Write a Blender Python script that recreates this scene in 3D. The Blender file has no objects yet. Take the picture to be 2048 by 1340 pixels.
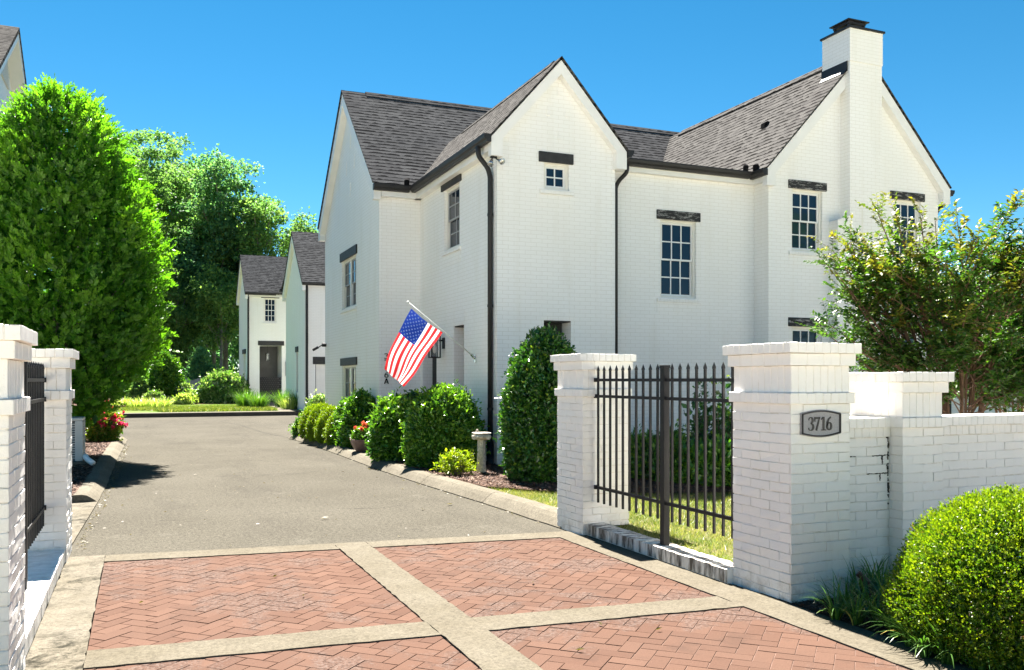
import bpy, math, random
import numpy as np
from mathutils import Vector, Matrix, noise as mnoise

random.seed(11)
rng = np.random.default_rng(11)
S = bpy.context.scene
C = S.collection
R = math.radians

# ------------------------------------------------------------------ camera and light
# world: x runs along the house front (away to the right), y runs from the street into the court
YAW = R(22.9); EYE = 1.5
cd = bpy.data.cameras.new('camera'); cam = bpy.data.objects.new('camera', cd); C.objects.link(cam)
cam.location = (0, 0, EYE); cam.rotation_euler = (R(90), 0, -YAW)
cd.sensor_width = 36; cd.lens = 1763 / 2048 * 36; cd.shift_y = 90 / 2048
cd.clip_end = 2000; cd.clip_start = 0.05
S.camera = cam
S.render.resolution_x = 1024; S.render.resolution_y = 670

SUN_EL, SUN_AZ = R(55), R(3.5)
sv = Vector((math.sin(SUN_AZ) * math.cos(SUN_EL), math.cos(SUN_AZ) * math.cos(SUN_EL), math.sin(SUN_EL)))
ld = bpy.data.lights.new('sun', 'SUN'); sun = bpy.data.objects.new('sun', ld); C.objects.link(sun)
ld.energy = SUN_E = 3.6; ld.angle = R(0.5); ld.color = (1.0, 0.95, 0.87)
sun.rotation_euler = sv.to_track_quat('Z', 'Y').to_euler()
sun.location = (0, 0, 30)

W = bpy.data.worlds.new('World'); S.world = W; W.use_nodes = True
wn = W.node_tree; wn.nodes.clear()
sky = wn.nodes.new('ShaderNodeTexSky'); sky.sky_type = 'NISHITA'; sky.sun_disc = False
sky.sun_elevation = SUN_EL; sky.sun_rotation = SUN_AZ
sky.air_density = 1.0; sky.dust_density = 0.4; sky.ozone_density = 2.2; sky.altitude = 200
hs = wn.nodes.new('ShaderNodeHueSaturation'); hs.inputs['Saturation'].default_value = 1.12; hs.inputs['Value'].default_value = 1.0
hs.inputs['Hue'].default_value = 0.485
bg = wn.nodes.new('ShaderNodeBackground'); bg.inputs['Strength'].default_value = 0.14
wo = wn.nodes.new('ShaderNodeOutputWorld')
wn.links.new(sky.outputs[0], hs.inputs['Color']); wn.links.new(hs.outputs[0], bg.inputs['Color']); wn.links.new(bg.outputs[0], wo.inputs['Surface'])
S.view_settings.view_transform = 'Standard'; S.view_settings.look = 'None'
S.view_settings.gamma = 1.0; S.view_settings.exposure = 1.0; S.view_settings.use_curve_mapping = False
S.render.engine = 'CYCLES'
S.cycles.max_bounces = 8; S.cycles.diffuse_bounces = 5; S.cycles.transmission_bounces = 4; S.cycles.transparent_max_bounces = 6
S.cycles.use_denoising = True
S.cycles.caustics_reflective = False; S.cycles.caustics_refractive = False

# ------------------------------------------------------------------ material helpers
class NT:
    def __init__(s, name):
        s.m = bpy.data.materials.new(name); s.m.use_nodes = True
        s.t = s.m.node_tree; s.t.nodes.clear()
        s.out = s.n('ShaderNodeOutputMaterial')
    def n(s, typ, **kw):
        nd = s.t.nodes.new(typ)
        for k, v in kw.items():
            if k.startswith('i_'):
                key = k[2:].replace('_', ' ')
                nd.inputs[key].default_value = v
            else: setattr(nd, k, v)
        return nd
    def l(s, a, b): s.t.links.new(a, b)
    def coord(s, which='Object'):
        if not hasattr(s, '_tc'): s._tc = s.n('ShaderNodeTexCoord')
        return s._tc.outputs[which]
    def noise(s, scale, detail=4, rough=0.55, vec=None, dist=0.0):
        nd = s.n('ShaderNodeTexNoise'); nd.inputs['Scale'].default_value = scale; nd.inputs['Detail'].default_value = detail
        nd.inputs['Roughness'].default_value = rough; nd.inputs['Distortion'].default_value = dist
        s.l(vec if vec is not None else s.coord(), nd.inputs['Vector']); return nd.outputs['Fac']
    def ramp(s, fac, stops, interp='LINEAR'):
        nd = s.n('ShaderNodeValToRGB'); cr = nd.color_ramp; cr.interpolation = interp
        while len(cr.elements) < len(stops): cr.elements.new(0.5)
        for e, (p, c) in zip(cr.elements, stops):
            e.position = p; e.color = (c, c, c, 1) if not hasattr(c, '__len__') else (*c[:3], 1)
        s.l(fac, nd.inputs['Fac']); return nd.outputs['Color']
    def mix(s, fac, a, b, mode='MIX'):
        nd = s.n('ShaderNodeMix'); nd.data_type = 'RGBA'; nd.blend_type = mode; nd.clamp_result = False
        for sock, v in ((nd.inputs[0], fac), (nd.inputs[6], a), (nd.inputs[7], b)):
            if isinstance(v, bpy.types.NodeSocket): s.l(v, sock)
            elif hasattr(v, '__len__'): sock.default_value = (*v[:3], 1)
            else: sock.default_value = v
        return nd.outputs[2]
    def math(s, op, a, b=0.0, clamp=False):
        nd = s.n('ShaderNodeMath', operation=op); nd.use_clamp = clamp
        for sock, v in ((nd.inputs[0], a), (nd.inputs[1], b)):
            if isinstance(v, bpy.types.NodeSocket): s.l(v, sock)
            else: sock.default_value = v
        return nd.outputs[0]
    def bump(s, h, strength=0.3, dist=0.01, prev=None):
        nd = s.n('ShaderNodeBump'); nd.inputs['Strength'].default_value = strength; nd.inputs['Distance'].default_value = dist
        s.l(h, nd.inputs['Height'])
        if prev is not None: s.l(prev, nd.inputs['Normal'])
        return nd.outputs['Normal']
    def bsdf(s, color, rough=0.7, spec=0.3, normal=None, metal=0.0, out=True):
        b = s.n('ShaderNodeBsdfPrincipled')
        b.inputs['Specular IOR Level'].default_value = spec; b.inputs['Metallic'].default_value = metal
        for key, v in (('Base Color', color), ('Roughness', rough)):
            if isinstance(v, bpy.types.NodeSocket): s.l(v, b.inputs[key])
            elif hasattr(v, '__len__'): b.inputs[key].default_value = (*v[:3], 1)
            else: b.inputs[key].default_value = v
        if normal is not None: s.l(normal, b.inputs['Normal'])
        if out: s.l(b.outputs[0], s.out.inputs['Surface'])
        return b.outputs[0]

M = {}
def plain(name, col, rough=0.6, spec=0.3, var=0.12, scale=6, bump=0.0, metal=0.0):
    t = NT(name)
    f = t.noise(scale, 5, 0.6)
    c = t.mix(t.ramp(f, [(0.3, 0.0), (0.7, 1.0)]), tuple(x * (1 - var) for x in col), tuple(min(1, x * (1 + var)) for x in col))
    nrm = t.bump(t.noise(scale * 8, 4), bump, 0.01) if bump else None
    t.bsdf(c, rough, spec, nrm, metal); M[name] = t.m; return t.m

def brick_wall(name, col, joint, bstr, warm=0.5, bw=0.203, rh=0.0677, stain=0.5):
    t = NT(name)
    uv = t.coord('UV')
    wob = t.n('ShaderNodeTexNoise'); wob.inputs['Scale'].default_value = 9; wob.inputs['Detail'].default_value = 3; t.l(uv, wob.inputs['Vector'])
    add = t.n('ShaderNodeVectorMath', operation='MULTIPLY_ADD'); t.l(wob.outputs['Color'], add.inputs[0]); add.inputs[1].default_value = (0.010, 0.010, 0); t.l(uv, add.inputs[2])
    br = t.n('ShaderNodeTexBrick'); br.inputs['Scale'].default_value = 1.0; br.inputs['Brick Width'].default_value = bw; br.inputs['Row Height'].default_value = rh
    br.inputs['Mortar Size'].default_value = 0.0035; br.inputs['Mortar Smooth'].default_value = 0.6; br.inputs['Bias'].default_value = 0
    br.inputs['Color1'].default_value = (*[x * 1.008 for x in col], 1); br.inputs['Color2'].default_value = (*[x * 0.985 for x in col], 1)
    br.inputs['Mortar'].default_value = (*joint, 1); t.l(add.outputs[0], br.inputs['Vector'])
    big = t.noise(0.35, 5, 0.6, uv)
    mp = t.n('ShaderNodeMapping'); mp.inputs['Scale'].default_value = (2.2, 0.25, 1); t.l(uv, mp.inputs['Vector'])
    streak = t.noise(1.4, 5, 0.65, mp.outputs[0])
    c = t.mix(t.ramp(big, [(0.35, 0.0), (0.75, stain)]), br.outputs['Color'], tuple(x * y for x, y in zip(col, (0.93, 0.90, 0.84))))
    c = t.mix(t.ramp(streak, [(0.52, 0.0), (0.74, stain * 1.0)]), c, tuple(x * y for x, y in zip(col, (0.86, 0.83, 0.77))))
    # joints only show here and there under the paint
    vis = t.ramp(t.noise(3.0, 4, 0.7, uv), [(0.45, 0.0), (0.75, 1.0)])
    jm = t.math('MULTIPLY', br.outputs['Fac'], vis)
    c = t.mix(t.math('MULTIPLY', jm, 0.45), c, joint)
    h = t.math('SUBTRACT', t.math('MULTIPLY', t.noise(40, 4, 0.6, uv), 0.35), t.math('MULTIPLY', br.outputs['Fac'], t.math('ADD', t.math('MULTIPLY', vis, 0.7), 0.25)))
    sv_ = t.n('ShaderNodeSeparateXYZ'); t.l(uv, sv_.inputs[0])
    foot = t.math('MULTIPLY', t.ramp(sv_.outputs['Y'], [(0.05, 1), (0.75, 0)]), t.ramp(t.noise(3.5, 6, 0.75, uv), [(0.42, 0), (0.66, 1)]))
    c = t.mix(t.math('MULTIPLY', foot, 0.5), c, (0.42, 0.37, 0.30))
    wear = t.ramp(t.noise(1.3, 7, 0.8, uv), [(0.60, 0), (0.68, 1)])
    c = t.mix(t.math('MULTIPLY', wear, 0.22), c, tuple(x * 0.82 for x in col))
    t.bsdf(c, 0.55, 0.3, t.bump(h, bstr, 0.006)); M[name] = t.m

WHITE = (0.875, 0.865, 0.85)
brick_wall('painted_brick', WHITE, (0.66, 0.63, 0.58), 0.10)
brick_wall('painted_brick_far', WHITE, (0.70, 0.68, 0.64), 0.08)

# thick old paint on modelled bricks: grime sits in joints and in cracks
t = NT('pillar_paint')
P0 = t.coord()
c = t.mix(t.ramp(t.noise(2.5, 5, 0.6), [(0.35, 0), (0.7, 1)]), (0.88, 0.845, 0.80), (0.83, 0.80, 0.755))
gi = t.n('ShaderNodeNewGeometry')
c = t.mix(t.math('MULTIPLY', gi.outputs['Random Per Island'], 0.3), c, (0.80, 0.785, 0.75))
mp = t.n('ShaderNodeMapping'); mp.inputs['Scale'].default_value = (1, 1, 0.22); t.l(P0, mp.inputs['Vector'])
drip = t.ramp(t.noise(9, 6, 0.7, mp.outputs[0]), [(0.60, 0), (0.72, 0.5)])
c = t.mix(t.math('MULTIPLY', drip, 0.35), c, (0.55, 0.50, 0.42))
spot = t.ramp(t.noise(34, 6, 0.75), [(0.68, 0), (0.74, 1)])
spot = t.math('MULTIPLY', spot, t.ramp(t.noise(2.2, 3, 0.5), [(0.5, 0), (0.65, 1)]))
c = t.mix(t.math('MULTIPLY', spot, 0.8), c, (0.14, 0.11, 0.09))
sz = t.n('ShaderNodeSeparateXYZ'); t.l(P0, sz.inputs[0])
low = t.math('MULTIPLY', t.ramp(sz.outputs['Z'], [(0.0, 1), (0.22, 0)]), t.ramp(t.noise(11, 6, 0.7), [(0.45, 0), (0.62, 1)]))
c = t.mix(t.math('MULTIPLY', low, 0.55), c, (0.30, 0.24, 0.17))
h = t.math('ADD', t.noise(28, 5, 0.65), t.math('MULTIPLY', t.noise(110, 3), 0.3))
t.bsdf(c, 0.5, 0.35, t.bump(h, 0.6, 0.008)); M['pillar_paint'] = t.m
t = NT('pillar_joint')
f = t.ramp(t.noise(5, 5, 0.7), [(0.48, 0), (0.60, 1)])
c = t.mix(f, (0.86, 0.825, 0.775), (0.68, 0.62, 0.53))
f2 = t.ramp(t.noise(3.1, 6, 0.75), [(0.66, 0), (0.70, 1)])
c = t.mix(f2, c, (0.035, 0.03, 0.025))
t.bsdf(c, 0.8, 0.2, t.bump(t.noise(60, 4), 0.4, 0.004)); M['pillar_joint'] = t.m
# the dwarf wall on the right is stained nearly black between its bricks
t = NT('stained_brick')
mp = t.n('ShaderNodeMapping'); mp.inputs['Scale'].default_value = (1, 2.2, 0.35); t.l(t.coord(), mp.inputs['Vector'])
f = t.ramp(t.noise(7, 6, 0.7, mp.outputs[0]), [(0.42, 0), (0.60, 1)])
c = t.mix(f, (0.72, 0.68, 0.62), (0.10, 0.085, 0.07))
t.bsdf(c, 0.7, 0.3, t.bump(t.noise(40, 5), 0.5, 0.005)); M['stained_brick'] = t.m

plain('white_trim', (0.80, 0.79, 0.77), 0.45, 0.4, 0.04, 3)
plain('cream_frame', (0.78, 0.75, 0.68), 0.45, 0.4, 0.05, 5)
plain('gutter_metal', (0.022, 0.021, 0.022), 0.5, 0.3, 0.15, 4)
plain('black_iron', (0.012, 0.012, 0.014), 0.5, 0.25, 0.2, 14, 0.15)
plain('charcoal_wood', (0.030, 0.029, 0.030), 0.6, 0.3, 0.3, 9, 0.3)
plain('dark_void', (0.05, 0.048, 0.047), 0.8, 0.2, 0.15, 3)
plain('flat_black', (0.010, 0.010, 0.011), 0.95, 0.02, 0.2, 5)
plain('shaded_sash', (0.34, 0.34, 0.34), 0.5, 0.3, 0.05, 5)  # sash paint greyed to put the drive-side shade into its colour
plain('porch_dim_grey', (0.13, 0.13, 0.125), 0.9, 0.1, 0.15, 2)  # back wall coloured darker for the dimness of the far porch recess
plain('bronze', (0.10, 0.045, 0.038), 0.45, 0.4, 0.25, 30, 0.1, 0.3)
plain('ac_metal', (0.52, 0.50, 0.45), 0.5, 0.4, 0.05, 6)
plain('ac_coil_grey', (0.10, 0.10, 0.10), 0.6, 0.3, 0.1, 6)  # dark grey of the coil behind the louvres
plain('bark', (0.16, 0.125, 0.095), 0.85, 0.2, 0.35, 14, 0.8)
plain('grey_bark', (0.20, 0.185, 0.16), 0.85, 0.2, 0.3, 5, 0.6)
plain('myrtle_bark', (0.15, 0.085, 0.055), 0.7, 0.25, 0.35, 18, 0.4)
plain('chrome', (0.55, 0.56, 0.58), 0.25, 0.5, 0.05, 5, 0, 0.9)
plain('white_pole', (0.72, 0.71, 0.68), 0.4, 0.4, 0.05, 6)
plain('fence_board', (0.30, 0.33, 0.34), 0.8, 0.2, 0.2, 5)
plain('red_step', (0.20, 0.10, 0.075), 0.85, 0.2, 0.3, 12, 0.4)
plain('stone', (0.66, 0.59, 0.50), 0.85, 0.2, 0.4, 22, 0.9)
plain('planter_wood', (0.23, 0.145, 0.12), 0.6, 0.3, 0.3, 18, 0.3)
plain('grey_number', (0.10, 0.10, 0.10), 0.5, 0.4, 0.2, 8)
plain('plaque_field', (0.36, 0.35, 0.36), 0.75, 0.2, 0.14, 90, 0.3)
plain('plaque_black', (0.012, 0.012, 0.013), 0.4, 0.5, 0.1, 10)
plain('louvre_white', (0.66, 0.64, 0.59), 0.5, 0.3, 0.05, 5)

plain('mould', (0.075, 0.065, 0.055), 0.9, 0.1, 0.4, 40)
t = NT('weathered_lintel')
mp = t.n('ShaderNodeMapping'); mp.inputs['Scale'].default_value = (0.5, 0.5, 2.2); t.l(t.coord(), mp.inputs['Vector'])
f = t.ramp(t.noise(13, 7, 0.72, mp.outputs[0], 0.6), [(0.53, 0), (0.58, 1)])
c = t.mix(f, (0.022, 0.022, 0.023), (0.30, 0.29, 0.28))
t.bsdf(c, 0.7, 0.3, t.bump(f, 0.4, 0.004)); M['weathered_lintel'] = t.m

t = NT('window_glass')
b = t.bsdf((0.009, 0.022, 0.042), 0.04, 0.5, t.bump(t.noise(1.7, 2), 0.08, 0.02), out=False)  # blue base paints part of the sky reflection into the panes
b.node.inputs['IOR'].default_value = 1.42; t.l(b, t.out.inputs['Surface']); M['window_glass'] = t.m
t = NT('lantern_glass')
a = t.bsdf((0.7, 0.75, 0.75), 0.05, 0.5, out=False)
tr = t.n('ShaderNodeBsdfTransparent'); mx = t.n('ShaderNodeMixShader'); mx.inputs[0].default_value = 0.18
t.l(tr.outputs[0], mx.inputs[1]); t.l(a, mx.inputs[2]); t.l(mx.outputs[0], t.out.inputs['Surface']); M['lantern_glass'] = t.m

def shingles(name, dark, light, rh=0.137):
    t = NT(name); uv = t.coord('UV')
    wob = t.n('ShaderNodeTexNoise'); wob.inputs['Scale'].default_value = 3; t.l(uv, wob.inputs['Vector'])
    add = t.n('ShaderNodeVectorMath', operation='MULTIPLY_ADD'); t.l(wob.outputs['Color'], add.inputs[0]); add.inputs[1].default_value = (0.02, 0.03, 0); t.l(uv, add.inputs[2])
    br = t.n('ShaderNodeTexBrick'); br.inputs['Scale'].default_value = 1; br.inputs['Brick Width'].default_value = 0.17; br.inputs['Row Height'].default_value = rh
    br.inputs['Mortar Size'].default_value = 0.0; br.inputs['Color1'].default_value = (*dark, 1); br.inputs['Color2'].default_value = (*light, 1); br.inputs['Mortar'].default_value = (*dark, 1)
    br.offset = 0.37; br.squash = 1.6; br.squash_frequency = 3; br.inputs['Bias'].default_value = 0.0
    t.l(add.outputs[0], br.inputs['Vector'])
    sx = t.n('ShaderNodeSeparateXYZ'); t.l(add.outputs[0], sx.inputs[0])
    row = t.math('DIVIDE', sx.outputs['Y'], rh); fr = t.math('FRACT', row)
    # the butts of the laminated tabs hang down by differing amounts, so the shadow line painted into the colour breaks up along each course
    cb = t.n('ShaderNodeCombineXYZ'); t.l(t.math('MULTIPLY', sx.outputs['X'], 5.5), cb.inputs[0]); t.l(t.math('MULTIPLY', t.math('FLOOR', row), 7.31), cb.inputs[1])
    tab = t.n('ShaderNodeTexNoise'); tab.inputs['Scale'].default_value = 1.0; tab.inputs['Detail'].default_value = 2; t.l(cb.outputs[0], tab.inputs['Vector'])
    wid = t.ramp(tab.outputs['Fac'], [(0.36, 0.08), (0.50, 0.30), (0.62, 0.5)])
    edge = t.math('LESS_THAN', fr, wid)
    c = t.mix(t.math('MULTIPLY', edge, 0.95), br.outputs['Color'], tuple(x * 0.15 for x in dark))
    g = t.noise(60, 4, 0.8, uv)
    c = t.mix(0.8, c, t.mix(1.0, c, t.ramp(g, [(0.3, 0.35), (0.7, 1.8)]), 'MULTIPLY'))
    c = t.mix(t.ramp(t.noise(0.5, 4, 0.6, uv), [(0.4, 0), (0.75, 0.35)]), c, tuple(x * 0.8 for x in dark))
    h = t.math('ADD', t.math('SUBTRACT', 1.0, fr), t.math('MULTIPLY', g, 0.15))
    t.bsdf(c, 0.95, 0.0, t.bump(h, 0.5, 0.010)); M[name] = t.m
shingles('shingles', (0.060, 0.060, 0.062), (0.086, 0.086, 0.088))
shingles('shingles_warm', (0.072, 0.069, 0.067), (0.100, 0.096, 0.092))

t = NT('asphalt')
c = t.mix(t.ramp(t.noise(0.55, 5, 0.6), [(0.3, 0), (0.72, 1)]), (0.05699, 0.0518, 0.04108), (0.07408, 0.06763, 0.0543))
mp = t.n('ShaderNodeMapping'); mp.inputs['Scale'].default_value = (1, 0.25, 1); t.l(t.coord(), mp.inputs['Vector'])
c = t.mix(t.ramp(t.noise(1.0, 6, 0.7, mp.outputs[0]), [(0.50, 0), (0.72, 0.6)]), c, (0.04274, 0.03885, 0.03228))
c = t.mix(t.ramp(t.noise(2.2, 6, 0.75), [(0.56, 0), (0.70, 0.55)]), c, (0.03918, 0.03525, 0.02935))
c = t.mix(t.ramp(t.noise(1.7, 5, 0.7), [(0.58, 0), (0.75, 0.5)]), c, (0.1033, 0.09496, 0.0785))
g1 = t.noise(26, 6, 0.85)
c = t.mix(1.0, c, t.ramp(g1, [(0.34, 0.55), (0.5, 1.0), (0.66, 1.5)]), 'MULTIPLY')
g2 = t.noise(75, 4, 0.85)
c = t.mix(1.0, c, t.ramp(g2, [(0.32, 0.45), (0.5, 1.0), (0.68, 1.7)]), 'MULTIPLY')
vo = t.n('ShaderNodeTexVoronoi', feature='DISTANCE_TO_EDGE'); vo.inputs['Scale'].default_value = 0.16
nw = t.n('ShaderNodeTexNoise'); nw.inputs['Scale'].default_value = 1.2; nw.inputs['Detail'].default_value = 6; t.l(t.coord(), nw.inputs['Vector'])
ad = t.n('ShaderNodeVectorMath', operation='MULTIPLY_ADD'); t.l(nw.outputs['Color'], ad.inputs[0]); ad.inputs[1].default_value = (1.2, 1.2, 0); t.l(t.coord(), ad.inputs[2])
t.l(ad.outputs[0], vo.inputs['Vector'])
ck = t.math('MULTIPLY', t.ramp(vo.outputs['Distance'], [(0.0, 1), (0.003, 0)]), t.ramp(t.noise(0.5, 3), [(0.47, 0), (0.58, 1)]))
c = t.mix(t.math('MULTIPLY', ck, 0.75), c, (0.01781, 0.01655, 0.01467))
t.bsdf(c, 0.95, 0.03, t.bump(t.math('ADD', g2, g1), 0.35, 0.006)); M['asphalt'] = t.m

def concrete(name, c1, c2, stain, samt, sthr=(0.52, 0.66), grain=48):
    t = NT(name)
    c = t.mix(t.ramp(t.noise(1.6, 6, 0.7), [(0.32, 0), (0.68, 1)]), c1, c2)
    s1 = t.ramp(t.noise(6.5, 9, 0.78, None, 0.5), [(sthr[0], 0), (sthr[1], 1)])
    s1 = t.math('MULTIPLY', s1, t.ramp(t.noise(1.3, 4, 0.6), [(0.40, 0.2), (0.58, 1)]))
    c = t.mix(t.math('MULTIPLY', s1, samt), c, stain)
    s2 = t.ramp(t.noise(16, 8, 0.8, None, 0.8), [(0.60, 0), (0.66, 1)])
    c = t.mix(t.math('MULTIPLY', s2, samt * 0.8), c, tuple(x * 0.6 for x in stain))
    g1 = t.noise(grain, 5, 0.85)
    c = t.mix(1.0, c, t.ramp(g1, [(0.33, 0.6), (0.5, 1.0), (0.67, 1.35)]), 'MULTIPLY')
    h = t.math('ADD', g1, t.math('MULTIPLY', t.noise(14, 6, 0.7), 1.2))
    t.bsdf(c, 0.92, 0.05, t.bump(h, 0.5, 0.006)); M[name] = t.m
concrete('cream_concrete', (0.08799, 0.07587, 0.05467), (0.1136, 0.09995, 0.07655), (0.03692, 0.03186, 0.02499), 0.55, (0.56, 0.72))
concrete('mossy_concrete', (0.1043, 0.09078, 0.06747), (0.135, 0.1204, 0.09612), (0.023, 0.02128, 0.01518), 1.0, (0.46, 0.60))
concrete('bounce_concrete', (0.52, 0.48, 0.41), (0.58, 0.54, 0.47), (0.3, 0.28, 0.25), 0.4)  # very pale, so that unseen ground bounces light onto the walls
concrete('kerb_concrete', (0.1028, 0.09053, 0.06907), (0.1387, 0.123, 0.09504), (0.05259, 0.04642, 0.03454), 0.5, (0.55, 0.70), 34)
concrete('kerb_face', (0.03996, 0.03774, 0.03463), (0.06216, 0.05772, 0.05106), (0.0222, 0.02087, 0.01776), 0.6)

t = NT('paver')
gi = t.n('ShaderNodeNewGeometry')
c = t.mix(gi.outputs['Random Per Island'], (0.07568, 0.03914, 0.0266), (0.1068, 0.05904, 0.04117))
c = t.mix(t.ramp(t.noise(1.1, 5, 0.6), [(0.38, 0), (0.72, 0.8)]), c, (0.08321, 0.04889, 0.03579))
c = t.mix(t.ramp(t.noise(2.3, 6, 0.7), [(0.56, 0), (0.75, 0.65)]), c, (0.04756, 0.03039, 0.02333))
wear = t.ramp(t.noise(0.95, 6, 0.68, None, 0.5), [(0.50, 0), (0.56, 1)])
gr = t.noise(42, 5, 0.85)
c = t.mix(t.math('MULTIPLY', wear, t.ramp(gr, [(0.50, 0), (0.56, 0.6)])), c, (0.1189, 0.09782, 0.08747))
c = t.mix(t.math('MULTIPLY', wear, t.ramp(gr, [(0.44, 0.8), (0.48, 0)])), c, (0.04041, 0.03039, 0.02652))
c = t.mix(t.ramp(t.noise(190, 3, 0.7), [(0.34, 0.5), (0.5, 0)]), c, (0.05231, 0.02907, 0.02121))
h = t.math('ADD', t.math('MULTIPLY', t.math('MULTIPLY', wear, gr), 2.2), t.math('ADD', t.noise(100, 3), t.math('MULTIPLY', t.noise(9, 4), 0.8)))
t.bsdf(c, 0.88, 0.06, t.bump(h, 0.45, 0.005)); M['paver'] = t.m
plain('paver_joint', (0.1224, 0.07704, 0.0605), 0.95, 0.1, 0.35, 12, 0.3)

t = NT('mulch')
c = t.mix(t.noise(16, 5, 0.7), (0.018, 0.010, 0.007), (0.10, 0.055, 0.036))
c = t.mix(t.ramp(t.noise(55, 4, 0.7), [(0.5, 0), (0.7, 0.7)]), c, (0.19, 0.115, 0.08))
t.bsdf(c, 0.95, 0.1, t.bump(t.noise(45, 5, 0.75), 0.9, 0.03)); M['mulch'] = t.m
t = NT('mulch_chip')
gi = t.n('ShaderNodeNewGeometry')
c = t.ramp(gi.outputs['Random Per Island'], [(0.0, (0.02, 0.011, 0.008)), (0.45, (0.075, 0.04, 0.027)), (0.8, (0.15, 0.085, 0.06)), (1.0, (0.28, 0.20, 0.145))])
t.bsdf(c, 0.85, 0.2); M['mulch_chip'] = t.m
t = NT('turf_soil')
c = t.mix(t.ramp(t.noise(3, 6, 0.7), [(0.38, 0), (0.62, 1)]), (0.060, 0.085, 0.018), (0.15, 0.125, 0.06))
t.bsdf(c, 0.95, 0.1, t.bump(t.noise(70, 4), 0.6, 0.02)); M['turf_soil'] = t.m
t = NT('far_turf')
mp = t.n('ShaderNodeMapping'); mp.inputs['Scale'].default_value = (1, 0.6, 1); t.l(t.coord(), mp.inputs['Vector'])
c = t.mix(t.ramp(t.noise(1.2, 6, 0.7, mp.outputs[0]), [(0.35, 0), (0.7, 1)]), (0.055, 0.105, 0.012), (0.10, 0.155, 0.022))
c = t.mix(t.ramp(t.noise(0.5, 4, 0.6), [(0.56, 0), (0.68, 0.75)]), c, (0.20, 0.17, 0.085))
t.bsdf(c, 0.95, 0.1, t.bump(t.noise(30, 4), 0.6, 0.03)); M['far_turf'] = t.m

def leafmat(name, stops, trans=0.4, tcol=None, spec=0.35, rough=0.42, tip=None):
    """stops: colours by the leaf's own random number; tip: colour of young growth, used where attribute 'tone' is 1"""
    t = NT(name)
    gi = t.n('ShaderNodeNewGeometry')
    c = t.ramp(gi.outputs['Random Per Island'], stops)
    if tip is not None:
        at = t.n('ShaderNodeAttribute'); at.attribute_name = 'tone'
        c = t.mix(at.outputs['Fac'], c, tip)
    a = t.bsdf(c, rough, spec, out=False)
    tl = t.n('ShaderNodeBsdfTranslucent')
    tc = t.mix(1.0, c, tcol or (1.35, 1.55, 0.45), 'MULTIPLY'); t.l(tc, tl.inputs['Color'])
    mx = t.n('ShaderNodeMixShader'); mx.inputs[0].default_value = trans
    t.l(a, mx.inputs[1]); t.l(tl.outputs[0], mx.inputs[2]); t.l(mx.outputs[0], t.out.inputs['Surface']); M[name] = t.m
leafmat('hornbeam_leaf', [(0, (0.03517, 0.1209, 0.0116)), (0.5, (0.06281, 0.1934, 0.01546)), (1, (0.1068, 0.2657, 0.02321))], 0.45, tip=(0.1609, 0.326, 0.02321))
leafmat('wood_leaf', [(0, (0.06984, 0.1525, 0.05507)), (0.5, (0.1297, 0.2494, 0.08473)), (1, (0.2045, 0.3347, 0.1186))], 0.5, tcol=(1.15, 1.3, 0.6), tip=(0.2869, 0.381, 0.1017), spec=0.12, rough=0.6)
leafmat('wood_leaf_dark', [(0, (0.06285, 0.1617, 0.09489)), (0.6, (0.1187, 0.2586, 0.1305)), (1, (0.2026, 0.3718, 0.166))], 0.5, tcol=(1.15, 1.3, 0.6), tip=(0.2967, 0.4526, 0.1543), spec=0.12, rough=0.6)
leafmat('holly_leaf', [(0, (0.01638, 0.06188, 0.01092)), (0.6, (0.0364, 0.1238, 0.0182)), (0.93, (0.0819, 0.2002, 0.02548)), (1, (0.2912, 0.364, 0.0364))], 0.2, spec=0.55, rough=0.28, tip=(0.1274, 0.273, 0.0273))
leafmat('laurel_leaf', [(0, (0.03276, 0.1092, 0.01274)), (0.6, (0.0819, 0.2093, 0.02184)), (1, (0.182, 0.3458, 0.0455))], 0.28, spec=0.6, rough=0.26, tip=(0.2184, 0.364, 0.0364))
leafmat('pale_leaf', [(0, (0.056, 0.14, 0.028)), (0.6, (0.126, 0.238, 0.063)), (1, (0.364, 0.448, 0.238))], 0.3, spec=0.5, rough=0.3, tip=(0.42, 0.476, 0.28))
leafmat('boxwood_leaf', [(0, (0.03853, 0.0977, 0.005583)), (0.6, (0.07273, 0.1535, 0.007445)), (0.985, (0.1284, 0.214, 0.00931)), (1, (0.2568, 0.121, 0.04652))], 0.35, spec=0.45, rough=0.32, tip=(0.2568, 0.3164, 0.01117))
leafmat('scorched_leaf', [(0, (0.28, 0.098, 0.035)), (1, (0.588, 0.266, 0.112))], 0.25)
leafmat('yew_leaf', [(0, (0.056, 0.119, 0.0084)), (0.6, (0.119, 0.203, 0.0112)), (1, (0.21, 0.28, 0.0168))], 0.35, tip=(0.28, 0.329, 0.0168))
leafmat('myrtle_leaf', [(0, (0.02173, 0.06641, 0.01208)), (0.6, (0.0483, 0.1183, 0.0169)), (1, (0.09664, 0.175, 0.02415))], 0.4, tip=(0.27, 0.205, 0.028))
leafmat('yellow_leaf', [(0, (0.1176, 0.1862, 0.01176)), (0.6, (0.2058, 0.2646, 0.0147)), (1, (0.3332, 0.3528, 0.0294))], 0.45, tip=(0.294, 0.3136, 0.0196))
leafmat('rose_leaf', [(0, (0.042, 0.112, 0.0168)), (0.7, (0.126, 0.231, 0.021)), (1, (0.336, 0.224, 0.07))], 0.4, tip=(0.308, 0.35, 0.028))
leafmat('rose_petal', [(0, (0.42, 0.02, 0.045)), (0.6, (0.60, 0.035, 0.12)), (1, (0.70, 0.09, 0.20))], 0.35, (1.2, 1, 1), tip=(0.55, 0.03, 0.04))
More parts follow.
